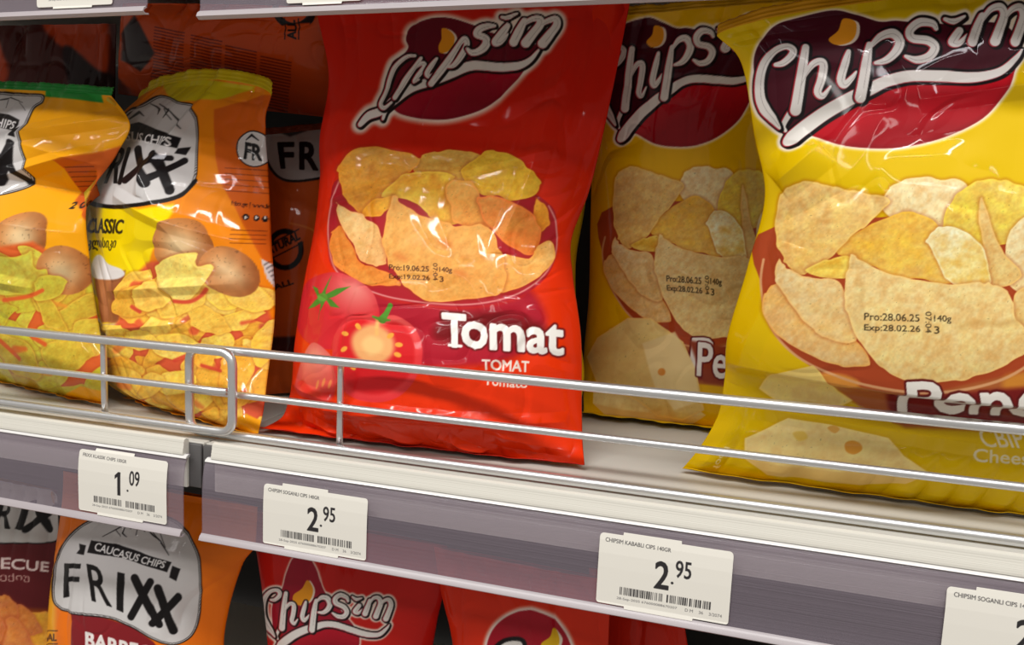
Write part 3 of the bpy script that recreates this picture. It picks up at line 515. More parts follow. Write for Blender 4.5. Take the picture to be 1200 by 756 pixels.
    tomato([(354,345),(363,326),(390,317),(416,325),(436,340),(443,360),(441,385),(420,405),(390,412),(365,408),(350,393),(348,366)],(216,40,48),(240,140,130),(418,338))
    g=(78,140,42)
    for q in ((389,321),(411,334),(397,360),(371,375),(360,361),(367,333)): sh.fill([(374,347),((374+q[0])/2+2,(345+q[1])/2-3),q,((378+q[0])/2-2,(351+q[1])/2+3),(381,350)],g,.7)
    sh.fill(ell(377,347,6,5),(96,160,56),1.2)
    tomato([(362,404),(383,418),(392,440),(391,458),(384,471),(364,468),(349,460),(347,440)],(226,72,64),(240,150,130),(365,420))
    sh.brush(curve([(352,450),(365,461),(388,464)]),3,[(0,(222,40,36),1.5,.8)])
    for q in ((370,452),(377,450),(384,452)): sh.fill(ell(q[0],q[1],1.6,5,.2),(240,150,80),.8,alpha=.8)
    tomato([(386,411),(388,395),(398,378),(415,367),(431,366),(441,372),(461,369),(478,379),(490,397),(493,420),(486,446),(467,466),(441,472),(415,467),(395,452),(387,429)],(232,62,64),(240,110,100),(460,385))
    sh.fill(rnd([(393,412),(400,386),(420,374),(440,382),(462,377),(480,392),(485,420),(476,445),(450,462),(420,460),(400,445)]),(214,28,34),3,alpha=.85)
    sh.fill(rnd([(410,405),(414,390),(432,380),(450,386),(460,400),(458,418),(440,430),(420,424)]),(242,176,112),5)
    sh.fill(rnd([(422,404),(432,394),(446,400),(446,412),(432,418)]),(248,200,130),4)
    sh.brush([(440,374),(440,392)],2.2,[(0,(244,190,110),2,.9)])
    for q,a in (((402,392),.2),((418,383),.9),((401,411),-.6),((456,394),-.6),((466,405),.1),((465,417),.4),((412,432),.8),((452,432),-.5)):
        sh.fill(ell(q[0],q[1],4.6,2.9,a),(246,170,66),.9)
    sh.brush([(446,375),(452,367),(457,357)],[4.6,3.2,2.8],[(0,(86,150,50),.8,1)]); sh.brush([(436,371),(446,375),(455,375)],[1.4,2.6,1.2],[(0,(96,160,56),.8,1)])
    # name
    for o_ in (0,1):
        for w_,q in (('T',[(519,405.3),(544,407.2),(543,369.8),(517.5,367.6)]),('omat',[(541.5,406.8),(660,415.5),(660,382),(540,371.8)])):
            sh.text(w_,q,(246,243,238) if o_ else (112,18,22),1.9 if o_ else 4.2,soft=.5 if o_ else 1.2)
    sh.brush([(525,405.0),(539,406.2)],1.8,[(0,(246,243,238),.5,1)])
    sh.text('TOMAT',[(565,434.3),(620,437),(620,424),(564.5,421.8)],(240,225,215),.45)
    sh.text('Tomato',[(567,452),(618,456),(618,446),(567,442)],(240,225,215),.3)
    chipsim_logo(sh,ident,.74,[(p,[x*(1.18 if p[0][0]>550 else .98)/.74 for x in r]) for p,r in R_LET],(R_RIB[0],[x*1.1/.74 for x in R_RIB[1]]),R_EMB,R_FLA,top=(108,14,34),low=(180,18,44),glow=1.9,tail=(R_TAIL[0],[x/.74 for x in R_TAIL[1]]))
    return sh

def mountains(sh,pts,c=(40,38,38),r=.7):
    for p in pts: sh.brush(p,np.interp(np.linspace(0,1,len(p)),[0,.5,1],[.4*r,r,.4*r]),[(0,c,.5,.95)])
def crisps_heap(sh,box,cols,gaps,seed,size=(20,15),inside=None,bits=None):
    R=random.Random(seed); x0,y0,x1,y1=box; sh.fill(inside if inside is not None else [(x0,y0),(x1,y0),(x1,y1),(x0,y1)],gaps,3)
    spots=[]; n=int((x1-x0)*(y1-y0)/(size[0]*size[1]*1.15))
    for _ in range(n*3):
        p=(R.uniform(x0,x1),R.uniform(y0,y1))
        if (inside is None or inpoly(inside,*p)) and all((p[0]-q[0])**2/size[0]**2+(p[1]-q[1])**2/size[1]**2>.75 for q in spots): spots.append(p)
    for cx,cy in spots:
        a=R.uniform(-1.2,1.2); rx=size[0]*R.uniform(.8,1.5); ry=size[1]*R.uniform(.6,1.15); c=R.choice(cols)
        P=ell(cx,cy,rx,ry,a,8); P=P+np.array([[R.uniform(-.22,.22)*rx,R.uniform(-.22,.22)*ry] for _ in P])
        chip(sh,P,c[0],c[1],(R.uniform(-1,1),R.uniform(-1,1)),R.randint(0,900),k=.75,shadow=.3)
        if bits and R.random()<.45:
            u=R.uniform(-1,1); L=R.uniform(8,18); b_=(cx+R.uniform(-8,8),cy+R.uniform(-8,8)); w=R.uniform(2.5,6)
            sh.brush([b_,(b_[0]+L*math.cos(u),b_[1]+L*math.sin(u))],[w,w*.6],[(0,R.choice(bits),2.2,.8)])
def inpoly(P,x,y):
    P=np.asarray(P); q=np.roll(P,-1,0); c=(P[:,1]>y)!=(q[:,1]>y); xi=(q[:,0]-P[:,0])*(y-P[:,1])/(q[:,1]-P[:,1]+1e-12)+P[:,0]; return bool((c&(x<xi)).sum()%2)
SILVER=(206,203,202)
def badge(sh,P,foot=3.):
    P=rnd(P,5); sh.fill(P,(20,16,16),.6); sh.fill(P,(226,222,220),.5,grow=-1.6); sh.fill(P,(30,26,26),.4,grow=-2.5); sh.fill(P,SILVER,.5,grow=-3.3)

def sheet_classic():
    sh=Sheet(92,92,345,520,2.0,(240,138,14)); K=(24,20,22)
    # side panel with the small print; its shade is painted in as deeper orange
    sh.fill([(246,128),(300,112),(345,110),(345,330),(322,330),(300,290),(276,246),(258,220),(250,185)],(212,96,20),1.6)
    sh.fill([(100,232),(170,246),(205,240),(204,262),(180,292),(172,330),(150,352),(146,420),(100,420)],(250,220,6),2.5)
    sh.fill([(192,96),(238,92),(300,100),(250,116),(225,118),(196,120)],(214,196,20),1.5)
    badge(sh,[(150,131),(168,122),(188,111),(208,119),(225,124),(228,150),(227,182),(226,212),(210,233),(176,242),(134,244),(106,240),(104,216),(112,188),(128,158)])
    sh.brush(curve([(105,238),(134,243),(174,240),(209,231),(226,212)]),2.4,[(0,(20,16,16),.6,1)])
    sh.fill([(136,150),(160,143),(208,160),(203,172),(160,162),(136,160)],K,.6); sh.text('CAUCASUS CHIPS',[(104,158),(197,170),(200,160),(104,147)],(235,232,230),.25)
    sh.fill([(204,172),(218,170),(212,180),(200,178)],K,.6)
    mountains(sh,[[(176,122),(184,128),(182,134)],[(184,122),(196,130),(190,138)],[(196,128),(206,142),(210,150)],[(152,140),(163,132),(166,136)],[(190,128),(198,140)]],r=1.3)
    sh.text('F',[(114,215),(121,215),(135,176),(126,176)],K,.7); sh.text('R',[(124,215),(137,215),(147,172),(137,172)],K,.7); sh.brush([(140,215),(148,173)],2.4,[(0,K,.5,1)])
    for a,b,r in (((160,174),(174,216),5.2),((178,186),(146,212),4.0),((180,180),(199,224),5.2),((211,187),(176,210),4.0)): sh.brush([a,b],r,[(0,K,.6,1)])
    sh.brush([(178,184),(196,184)],3.4,[(0,K,.6,1)])
    sh.text('CLASSIC',[(104,273),(144,274),(146,258),(106,256)],(40,34,20),.55); sh.text('კლასიკი',[(106,294),(138,294),(139,279),(106,279)],(60,52,20),.3)
    # glass of beer
    sh.fill([(114,322),(151,317),(141,378),(120,378)],(176,110,66),1.2); sh.fill([(132,320),(151,317),(141,378),(134,378)],(140,80,48),2.5,alpha=.7)
    sh.fill(rnd([(111,318),(113,302),(119,299),(130,309),(146,315),(150,322),(138,327),(116,326)]),(232,228,226),1.2)
    sh.fill([(118,380),(144,378),(140,416),(120,416)],(226,206,190),2)
    hp=[(146,360),(160,328),(172,308),(215,300),(262,312),(306,345),(318,375),(316,440),(309,512),(270,500),(215,498),(165,466),(128,452),(124,430)]
    crisps_heap(sh,(120,330,322,512),[((248,212,96),(240,180,60)),((250,224,120),(246,196,60)),((244,200,70),(236,160,50))],(222,92,56),5,(24,17),hp,((216,74,50),(226,120,60),(206,84,64)))
    potato(sh,216,288,35,32,.1,3); potato(sh,270,318,37,27,.5,8)
    chip(sh,[(184,320),(190,306),(206,298),(230,296),(234,310),(252,312),(244,330),(226,348),(206,350),(190,340)],(246,224,130),(240,204,90),(.3,-.6),71)
    chip(sh,[(160,345),(172,332),(186,330),(200,346),(190,360),(168,362)],(250,214,110),(244,190,70),(.3,.6),72)
    for p in ([(205,352),(225,352),(244,338)],[(158,358),(168,364)],[(240,430),(262,436)],[(208,424),(222,418)]): sh.brush(curve(p),2.2,[(0,(214,70,50),1.2,.9)])
    sh.fill([(282,486),(292,480),(306,490),(304,515),(284,515)],(246,168,14),1.)
    # small print on the side
    e=ell(297,174,22,21,.3); sh.fill(e,K,.6); sh.fill(e,(226,222,220),.5,grow=-1.4); sh.fill(e,SILVER,.5,grow=-2.4)
    sh.text('FR',[(284,184),(306,187),(307,170),(287,166)],K,.9); mountains(sh,[[(288,163),(296,158),(304,164)]],K,1.4)
    ticks(sh,262,196,(1,.06),(0,7),5,52,(90,34,14),4,.6); sh.text('frixx.ge | www.frixx.ge',[(270,243),(330,248),(330,241),(270,236)],(60,24,14),.1)
    for x in (288,300,310): sh.fill(ell(x,255+(x-288)*.1,3.6,3.6),K,.5); sh.fill([(x-1,253),(x+2,255.5),(x-1,258)],(230,220,210),.4)
    ticks(sh,272,270,(1,.03),(0,5),4,40,(90,34,14),8,.55)
    sh.fill([(306,303),(318,310),(326,334),(322,340),(312,326)],(214,208,204),.8); ticks(sh,309,308,(.5,1),(2.4,-.4),4,22,K,5,.35)
    return sh
def sheet_far_left():
    sh=Sheet(-55,96,165,490,2.0,(246,168,12)); K=(24,20,22)
    sh.fill([(62,186),(112,178),(140,170),(140,262),(104,262),(66,236)],(206,92,26),2)  # shadowed side panel: the shade is mixed into its brown-orange
    badge(sh,[(-40,110),(0,107),(28,108),(48,110),(50,120),(40,128),(33,142),(26,160),(20,186),(15,208),(4,222),(-20,232),(-45,232)])
    sh.fill([(-20,130),(6,134),(23,141),(20,153),(4,150),(-20,146)],K,.6); sh.text('CHIPS',[(-22,146),(17,151),(19,143),(-20,134)],(235,232,230),.3)
    sh.fill([(18,152),(25,148),(20,160),(13,158)],K,.6)
    mountains(sh,[[(-5,118),(8,113),(24,120)],[(6,115),(2,126)],[(20,120),(28,130)]],r=.8)
    for a,b in (((-8,172),(8,212)),((12,166),(-14,214))): sh.brush([a,b],4,[(0,K,.6,1)])
    ticks(sh,66,194,(1,-.02),(0,6),5,42,(70,28,14),3,.6); sh.text('2 0 0 0',[(66,246),(106,244),(106,236),(66,238)],K,.5)
    hp=[(-55,300),(-10,290),(40,282),(70,300),(105,316),(120,340),(126,420),(126,480),(60,476),(20,460),(-55,440)]
    potato(sh,26,277,30,28,.1,12)
    crisps_heap(sh,(-50,312,128,478),[((214,196,66),(196,180,40)),((224,204,84),(206,190,50)),((204,186,60),(214,170,50))],(222,100,44),9,(26,18),hp,((222,96,40),(236,150,50),(200,170,60)))
    potato(sh,76,316,34,29,.4,17); 
    chip(sh,[(-10,304),(20,300),(38,292),(40,312),(56,316),(50,336),(20,346),(-10,340)],(216,206,90),(204,186,50),(.5,.3),75)
    chip(sh,[(40,330),(62,320),(80,328),(66,350),(40,352)],(206,194,70),(200,178,50),(.5,.3),76)
    for p in ([(5,352),(30,348),(48,340)],[(0,400),(20,420)],[(40,396),(54,404)]): sh.brush(curve(p),2.6,[(0,(226,90,40),1.4,.9)])
    sh.fill([(72,468),(92,452),(128,458),(128,485),(85,485)],(248,172,10),1.2)
    sh.fill([(50,96),(60,101),(112,104),(120,120),(50,112)],(40,150,60),1.2)
    return sh
def frixx(sh,q):
    K=(22,19,20)
    for ch,p in zip('FRI',q[:3]): sh.text(ch,p,K,.5)
    for a,b,r in q[3]: sh.brush([a,b],r,[(0,K,.6,1)])
def bbq_base(sh,ox=0,oy=0):
    K=(24,20,22)
    sh.fill([(50+ox,560+oy),(66+ox,600+oy),(62+ox,700+oy),(56+ox,800+oy),(40+ox,900+oy)],(244,168,20),4)
    sh.fill([(80+ox,716+oy),(120+ox,724+oy),(150+ox,733+oy),(175+ox,752+oy),(200+ox,790+oy),(76+ox,790+oy)],(132,30,36),.8)
    badge(sh,np.array([(110,606),(85,622),(66,655),(58,700),(66,715),(82,721),(120,724),(149,734),(173,749),(197,757),(219,747),(232,720),(238,677),(234,648),(219,622),(195,604),(150,592)])+np.array((ox,oy)))
    o=np.array((ox,oy)); P=lambda *p:[tuple(np.array(v)+o) for v in p]
    sh.fill(P((106,634),(140,638),(203,661),(198,674),(145,655),(103,649)),K,.6); sh.text('CAUCASUS CHIPS',P((111,645.5),(194,669),(197,660),(113,636)),(228,226,224),.3)
    sh.fill(P((93,638),(101,640),(99,652),(90,650),(94,645)),K,.6); sh.fill(P((204,666),(214,670),(208,684),(200,680)),K,.6)
    mountains(sh,[P((119,629),(134,620),(146,613),(152,618),(160,613),(168,622)),P((146,613),(142,624),(148,628)),P((160,614),(158,626)),P((168,618),(178,625),(186,630)),P((178,622),(188,632),(199,651)),P((188,624),(194,640)),P((134,620),(140,628))],K,.9)
    frixx(sh,[P((72.5,701),(90,700),(95,663),(76,662)),P((107,704),(129,711),(125,667),(103,663)),P((135,714),(142.5,716.5),(147.5,675),(140,673)),[(P((160,680))[0],P((182,730))[0],5),(P((178,684))[0],P((151,722))[0],4),(P((186,692))[0],P((198,738))[0],5),(P((209,700))[0],P((174,730))[0],4)]])
    sh.text('BARBECUE',P((96,757),(196,786),(198,764),(96,741)),(236,230,226),.9)
    sh.text('AL',P((51,752),(61,752),(61,744),(51,744)),(60,30,14),.3); 
    for y in (740,755): sh.brush(P((49,y),(62,y+.5)),.6,[(0,(60,30,14),.4,.9)])
def sheet_bbq():
    sh=Sheet(45,545,350,1010,1.5,(238,118,16)); bbq_base(sh)
    crisps_heap(sh,(60,830,330,1000),[((226,140,60),(200,90,40))],(140,50,20),5,(26,20)); return sh
def sheet_bbq_dark():
    sh=Sheet(-80,545,190,925,1.5,(92,26,30)); K=(22,19,20)
    P=rnd([(-90,560),(-10,556),(40,566),(66,580),(68,610),(64,634),(20,637),(-30,636),(-90,640)],5)
    sh.fill(P,K,.6,grow=1.5); sh.fill(P,(196,193,190),.5); 
    sh.text('R',[(-12,618),(8,620),(14,590),(-4,588)],K,1.); sh.text('I',[(14,621),(22,621),(29,592),(21,591)],K,1.2)
    for a,b in (((34,592),(54,622)),((62,594),(26,622))): sh.brush([a,b],4,[(0,K,.6,1)])
    sh.text('BARBECUE',[(-56,662),(56,671),(57,660),(-56,648)],(226,206,200),.5); sh.text('ბარბექიუ',[(-40,680),(33,684),(33,674),(-40,670)],(190,150,140),.1)
    crisps_heap(sh,(-80,715,180,900),[((240,190,60),(222,140,50)),((226,150,70),(180,90,50))],(130,60,20),6,(24,18)); return sh
def sheet_red_low():
    sh=Sheet(280,590,620,1060,1.5,(206,32,24))
    def T(p):
        p=np.asarray(p,float); dx=p[:,0]-925; dy=p[:,1]-53; return np.stack([325+.485*dx,692+.135*dx+.60*dy],1)
    emb=[(334,672),(342,655),(357,651),(370,666),(381,692),(420,740),(410,770),(360,778),(325,760),(318,715),(330,690)]
    chipsim_logo(sh,T,.52,Y_LET,Y_RIB,emb,[(0,0)]*4,top=(150,22,44),low=(196,22,44)) if 0 else None
    Ti=lambda p:np.asarray(p,float) if len(p)==len(emb) or len(p)==7 and p[0][0]<800 else T(p)
    chipsim_logo(sh,Ti,.56,Y_LET,Y_RIB,emb,[(360,679),(367,690),(364,703),(353,710),(344,706),(344,697),(354,689)],top=(158,22,44),low=(196,22,44),tail=Y_TAIL)
    ticks(sh,0,0,(1,0),(0,1),0,1,(0,0,0),1)
    crisps_heap(sh,(330,850,580,1000),[((236,180,90),(226,130,50))],(160,30,30),15,(28,20)); return sh
def sheet_red_low_b():
    sh=Sheet(500,630,815,1130,1.5,(226,50,20))
    emb=ell(622,775,52,60,-.2,14); sh.fill(rnd(emb),(248,226,214),3.2,grow=4); sh.fill(rnd(emb),(176,20,40),.8)
    sh.fill(rnd([(651,738),(656,741),(661,750),(655,765),(644,768),(640,757),(648,748)]),(244,226,205)); sh.fill(rnd([(649,736),(655,742),(657,754),(650,764),(638,762),(636,754),(646,746)]),(240,190,24))
    L=[([(572,800),(582,772),(596,758),(610,756),(606,764)],[5,6,6,4,3]),([(622,768),(616,800)],[6,7]),([(640,778),(634,806)],[5,6]),([(662,772),(652,820)],[6,7]),([(664,776),(680,770),(684,784),(664,794)],[3,5,5,3])]
    for a in ([(5,BLACK,.8,1)],[(0,WHITE,.6,1)]):
        for p,r in L: sh.brush(curve(p),np.interp(np.linspace(0,1,len(curve(p))),np.linspace(0,1,len(r)),r),a)
    crisps_heap(sh,(540,900,780,1060),[((236,180,90),(226,130,50))],(160,30,30),16,(28,20)); return sh
def sheet_red_low_c():
    return Sheet(680,655,1000,1070,1.,(214,42,22))
def sheet_natural():
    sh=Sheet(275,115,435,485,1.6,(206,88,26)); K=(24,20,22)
    P=rnd([(306,140),(330,138),(400,150),(420,205),(390,206),(350,212),(328,208),(314,190),(309,165)],5); sh.fill(P,K,.6,grow=1.5); sh.fill(P,(176,170,168),.5,grow=-1.5)
    for ch,q in zip('FR',([(330,196),(343,196),(344,168),(326,168)],[(352,197),(372,198),(372,168),(352,168)])): sh.text(ch,q,K,1.2)
    sh.fill([(318,150),(340,142),(360,152),(340,160)],K,2,alpha=.8)
    e=ell(334,292,22,24); sh.fill(e,K,.6); sh.fill(e,(206,88,26),.5,grow=-6)
    sh.fill([(308,290),(350,270),(354,282),(312,304)],(206,88,26),.6); sh.text('NATURAL',[(308,302),(352,280),(349,271),(305,293)],K,.5)
    for a,b in (((306,291),(350,269)),((311,306),(355,284))): sh.brush([a,b],.7,[(0,K,.4,1)])
    sh.brush(curve([(340,262),(370,272),(390,300)]),1,[(0,(230,140,60),1,.7)])
    sh.text('ALL',[(322,340),(344,332),(342,326),(320,334)],K,.4); sh.fill([(275,396),(435,392),(435,418),(275,420)],(64,26,26),2)
    return sh
def sheet_ingredients():
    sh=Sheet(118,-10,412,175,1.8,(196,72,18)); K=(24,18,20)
    sh.fill([(142,40),(158,18),(170,40),(181,62),(165,84),(142,70)],(36,18,22),2.)
    for k,(x,y) in enumerate(((182,32),(226,42),(266,54),(306,66))): ticks(sh,x,y,(.98,.2),(-.25,3.6),17,36,(92,24,14),20+k,.75,.75)
    e=ell(345,8,26,27); sh.fill(e,K,.6); sh.fill(e,(196,72,18),.5,grow=-8); sh.fill([(326,30),(362,26),(362,48),(326,50)],(196,72,18),1.)
    sh.text('ALL',[(347,46),(346,24),(337,24),(337,46)],K,.5); 
    for x in (334,350): sh.brush([(x,22),(x,46)],.7,[(0,K,.4,1)])
    return sh
def sheet_brown():
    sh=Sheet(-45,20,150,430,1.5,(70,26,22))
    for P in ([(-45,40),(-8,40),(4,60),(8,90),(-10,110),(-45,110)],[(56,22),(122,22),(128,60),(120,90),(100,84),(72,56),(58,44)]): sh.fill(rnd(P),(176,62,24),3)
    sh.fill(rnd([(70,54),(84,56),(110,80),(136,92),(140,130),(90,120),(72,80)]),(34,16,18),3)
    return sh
def sheet_yellow_hidden():
    return Sheet(545,180,695,495,1.,(246,206,8))
# ------------------------------------------------------------------ bag builder
def _cr(tk, v, t):
    """smooth curve through knots (monotone-ish cubic Hermite); v: (n,) or (n,k)"""
    tk=np.asarray(tk,float); v=np.asarray(v,float); one=v.ndim==1
    if one: v=v[:,None]
    n=len(tk); h=np.diff(tk); d=np.diff(v,axis=0)/h[:,None]
    m=np.zeros_like(v); m[0]=d[0]; m[-1]=d[-1]
    for i in range(1,n-1):
        w=h[i]/(h[i-1]+h[i]); a=w*d[i-1]+(1-w)*d[i]
        lim=3*np.minimum(abs(d[i-1]),abs(d[i])); lim=np.where(d[i-1]*d[i]<0,0.6*np.maximum(abs(d[i-1]),abs(d[i])),np.maximum(lim,1e-9))
        m[i]=np.clip(a,-lim,lim)
    t=np.clip(t,tk[0],tk[-1]); i=np.clip(np.searchsorted(tk,t,side='right')-1,0,n-2)
    x=((t-tk[i])/h[i])[...,None]; H=h[i][...,None]
    r=(2*x**3-3*x**2+1)*v[i]+(x**3-2*x**2+x)*H*m[i]+(-2*x**3+3*x**2)*v[i+1]+(x**3-x**2)*H*m[i+1]
    return r[...,0] if one else r
def bag_frame(sp, s, t):
    """middle sheet of a bag, its forward direction and forward bulge for grids s,t"""
    L=_cr(sp['t'],sp['L'],t); R=_cr(sp['t'],sp['R'],t)
    M=L+(R-L)*s[...,None]
    if 'arch' in sp:
        M[...,2]+=sp['arch']*np.clip((t-.75)/.25,0,1)**2*(4*s*(1-s))**.6
    Lm=np.array(sp['L']).mean(0); Rm=np.array(sp['R']).mean(0)
    ax=Rm-Lm; ax[2]=0; ax/=np.linalg.norm(ax); N=np.array([ax[1],-ax[0],0.])
    b=_cr(sp['bt'],sp['b'],t)
    q=np.clip(1-np.abs(2*s-1)**2.3,0,1)**sp.get('pw',.75)
    F=b*q
    for (tk,sc,am,wl,wr) in sp.get('tents',[]):
        c=_cr(tk,sc,t); a=_cr(tk,am,t); d=s-c
        F=F+a*np.clip(1-np.where(d<0,-d/wl,d/wr),0,1)*np.clip(q*3,0,1)
    return M,N,F,b*q

def foil_noise(u,v,t,sd,amp):
    """creases and pleats of thin foil, metres"""
    wx=fbm(u*14,v*14,sd+3,2)*.06; wy=fbm(u*14+7,v*14,sd+4,2)*.06
    r1=np.abs(2*vnoise((u+wx)*26,(v+wy)*19,sd)-1); r2=np.abs(2*vnoise((u+wx)*55+3,(v+wy)*48,sd+1)-1)
    big=2*vnoise(u*11+1.7,v*9,sd+2)-1
    m=smoothstep(.35,.7,fbm(u*12,v*12,sd+8,2))
    n=big*.0030+(.35-np.minimum(r1,.35))*-.0050*(.35+.65*m)+(.3-np.minimum(r2,.3))*-.0022*m
    end=np.exp(-t*(1/.07))+np.exp(-(1-t)*(1/.10))
    pl=np.abs(2*vnoise(u*75+.8*vnoise(u*10,v*12,sd),v*9,sd+6)-1)-.5
    return amp*(n+end*pl*.0065)
def bag(key, name, sheet, nu, tv, seed, label, cat, group=None, amp=1., pts=None, seal_top=None, seal_bottom=None, thick=.8):
    sp=BAGS[key]; t=np.asarray(tv); s=np.linspace(0,1,nu); S_,T_=np.meshgrid(s,t)
    Mid,N,F,bul=bag_frame(sp,S_,T_)
    W=np.linalg.norm(np.array(sp['R']).mean(0)-np.array(sp['L']).mean(0)); H=np.linalg.norm(np.array(sp['L'])[-1]-np.array(sp['L'])[0])
    U=S_*W; V=T_*H; edge=np.clip(np.minimum(S_,1-S_)/.04,0,1); fade=np.clip(T_/.03,0,1)*np.clip((1-T_)/.02,0,1)
    Z=foil_noise(U,V,T_,seed,amp)*(.25+.75*edge)*(.25+.75*fade)
    for (p,q,a,w) in (pts or []):      # single sharp folds across the foil: from p to q in (s,t), height a, half-width w (m)
        P=np.array((p[0]*W,p[1]*H)); Q=np.array((q[0]*W,q[1]*H)); d=Q-P; L=np.hypot(*d)
        h=np.clip(((U-P[0])*d[0]+(V-P[1])*d[1])/L**2,0,1); dd=np.hypot(U-P[0]-h*d[0],V-P[1]-h*d[1]); Z=Z+a*np.clip(1-dd/w,0,1)*(4*h*(1-h))**.4*edge
    front=Mid+N*(F+Z)[...,None]
    e=np.clip(np.minimum(S_,1-S_)/.5,0,1)
    # the print, baked as this surface's own colour
    dg,kx,ky=sp['art']; A=np.stack([S_**i*T_**j for i in range(dg[0]+1) for j in range(dg[1]+1)],-1)
    colr=sheet.sample(A@np.array(kx),A@np.array(ky))
    nb=14; sb=np.linspace(0,1,nb+2)[1:-1]; SB,TB=np.meshgrid(sb,t); MB,_,_,bb=bag_frame(sp,SB,TB)
    back=MB-N*(bb*thick+.0006*np.ones_like(bb))[...,None]
    nv=len(t); Vt=np.concatenate([front.reshape(-1,3),back.reshape(-1,3)]); i=np.arange(nv-1)[:,None]; j=np.arange(nu-1)[None]
    q=i*nu+j; F1=np.stack([q,q+1,q+nu+1,q+nu],-1).reshape(-1,4)
    off=nv*nu; idx=np.empty((nv,nb+2),int); idx[:,0]=np.arange(nv)*nu; idx[:,-1]=np.arange(nv)*nu+nu-1; idx[:,1:-1]=off+np.arange(nv*nb).reshape(nv,nb)
    F2=np.stack([idx[:-1,:-1],idx[1:,:-1],idx[1:,1:],idx[:-1,1:]],-1).reshape(-1,4)
    base=Mid[0].mean(0); base=Vector((float(base[0]),float(base[1]),float(front[...,2].min())))
    root=empty(name,base); tag(root,label,cat,group)
    me=mesh_np(name+'_body',Vt,np.concatenate([F1,F2])); backc=np.broadcast_to(np.median(colr[:, :4].reshape(-1,3),axis=0),(nv*nb,3))
    setcol(me,np.concatenate([colr.reshape(-1,3),backc])); link_mesh('body',me,M_FOIL,root)
    L=np.array(sp['L']); R=np.array(sp['R'])
    for which,c in (('top_seal',seal_top),('bottom_seal',seal_bottom)):
        if c is None: continue
        c,h,lean,*note=c; n=160; ss=np.linspace(0,1,n); row=front[-1] if which=='top_seal' else front[0]
        e0=np.stack([np.interp(ss,s,row[:,k]) for k in range(3)],1); up=np.array(lean,float); up/=np.linalg.norm(up); m=9; G=[]
        for k in range(m):
            f=k/(m-1); d=h*f+(.0012*(np.abs((ss*n/4)%1-.5)) if k==m-1 else 0)
            rip=.0006*math.sin(k*2.2)+.0016*f*np.sin(ss*23+seed)+.0012*f*np.sin(ss*57+2*seed)
            G.append(e0+up*np.broadcast_to(d,(n,))[:,None]+N*np.broadcast_to(rip,(n,))[:,None])
        G=np.stack(G); G2=G-N*.0006; q=(np.arange(m-1)[:,None]*n+np.arange(n-1)[None]).reshape(-1); Fq=np.stack([q,q+1,q+n+1,q+n],1)
        rim=np.concatenate([np.arange(n),np.arange(1,m)*n+n-1,(m-1)*n+np.arange(n-2,-1,-1),np.arange(m-2,0,-1)*n]); rb=np.roll(rim,-1)
        Fs=np.concatenate([Fq,Fq[:,::-1]+m*n,np.stack([rim,rim+m*n,rb+m*n,rb],1)])
        me=mesh_np(which,np.concatenate([G.reshape(-1,3),G2.reshape(-1,3)]),Fs); setcol(me,np.broadcast_to(np.array(c,float),(2*m*n,3))); so=link_mesh(which,me,M_FOIL,root)
        if note: so['label']=note[0]
    return root
def setcol(me,c):
    a=me.color_attributes.new('print','FLOAT_COLOR','POINT'); d=np.ones((len(c),4),np.float32); d[:,:3]=lin(c); a.data.foreach_set('color',d.ravel())


# ------------------------------------------------------------------ the shelf fixture
def box_bm(x0,x1,y0,y1,z0,z1):
    V=[(x,y,z) for x in (x0,x1) for y in (y0,y1) for z in (z0,z1)]
    return V,[(0,1,3,2),(4,6,7,5),(0,4,5,1),(2,3,7,6),(0,2,6,4),(1,5,7,3)]
def box(name,b,mat,parent=None,bev=.0008):
    V,F=box_bm(*b); o=link_mesh(name,mesh_np(name,V,F),mat,parent,False)
    if bev:
        md=o.modifiers.new('soft_edges','BEVEL'); md.width=bev; md.segments=2
    return o
def extrude(name,prof,x0,x1,mat,parent=None,thick=None,smooth=True,closed=False,nx=2):
    """profile (y,z) drawn along the shelf"""
    P=np.asarray(prof,float)
    if thick:
        d=np.gradient(P,axis=0); nrm=np.stack([-d[:,1],d[:,0]],1); nrm/=np.linalg.norm(nrm,axis=1)[:,None]; P=np.concatenate([P,(P+nrm*thick)[::-1]]); closed=True
    n=len(P); xs=np.linspace(x0,x1,nx); V=np.concatenate([np.column_stack([np.full(n,x),P]) for x in xs]); F=[]
    for a in range(nx-1):
        for i in range(n if closed else n-1): F.append((a*n+i,a*n+(i+1)%n,(a+1)*n+(i+1)%n,(a+1)*n+i))
    me=bpy.data.meshes.new(name); faces=[tuple(f) for f in F]
    if closed: faces+= [tuple(range(n))[::-1],tuple((nx-1)*n+i for i in range(n))]
    me.from_pydata([tuple(v) for v in V],[],faces); me.update()
    o=link_mesh(name,me,mat,parent,smooth)
    if smooth:
        try: o.modifiers.new('edge_split','EDGE_SPLIT').split_angle=math.radians(35)
        except Exception: pass
    return o
def rod(name,path,r,mat,parent=None,n=14,res=7,cyc=False):
    """round wire through points, with rounded caps"""
    P=np.asarray(path,float); d=np.gradient(P,axis=0); d/=np.linalg.norm(d,axis=1)[:,None]; V=[];F=[]
    up=np.array((0,1.,0)); 
    for i,p in enumerate(P):
        a=np.cross(d[i],up); 
        if np.linalg.norm(a)<.1: a=np.cross(d[i],(1.,0,0))
        a/=np.linalg.norm(a); b=np.cross(d[i],a)
        for k in range(n): q=2*math.pi*k/n; V.append(p+r*(math.cos(q)*a+math.sin(q)*b))
    m=len(P); F=[(i*n+k,i*n+(k+1)%n,(i+1)*n+(k+1)%n,(i+1)*n+k) for i in range(m-1) for k in range(n)]
    me=bpy.data.meshes.new(name); me.from_pydata([tuple(v) for v in V],[],F+[tuple(range(n))[::-1],tuple((m-1)*n+k for k in range(n))]); me.update()
    return link_mesh(name,me,mat,parent)
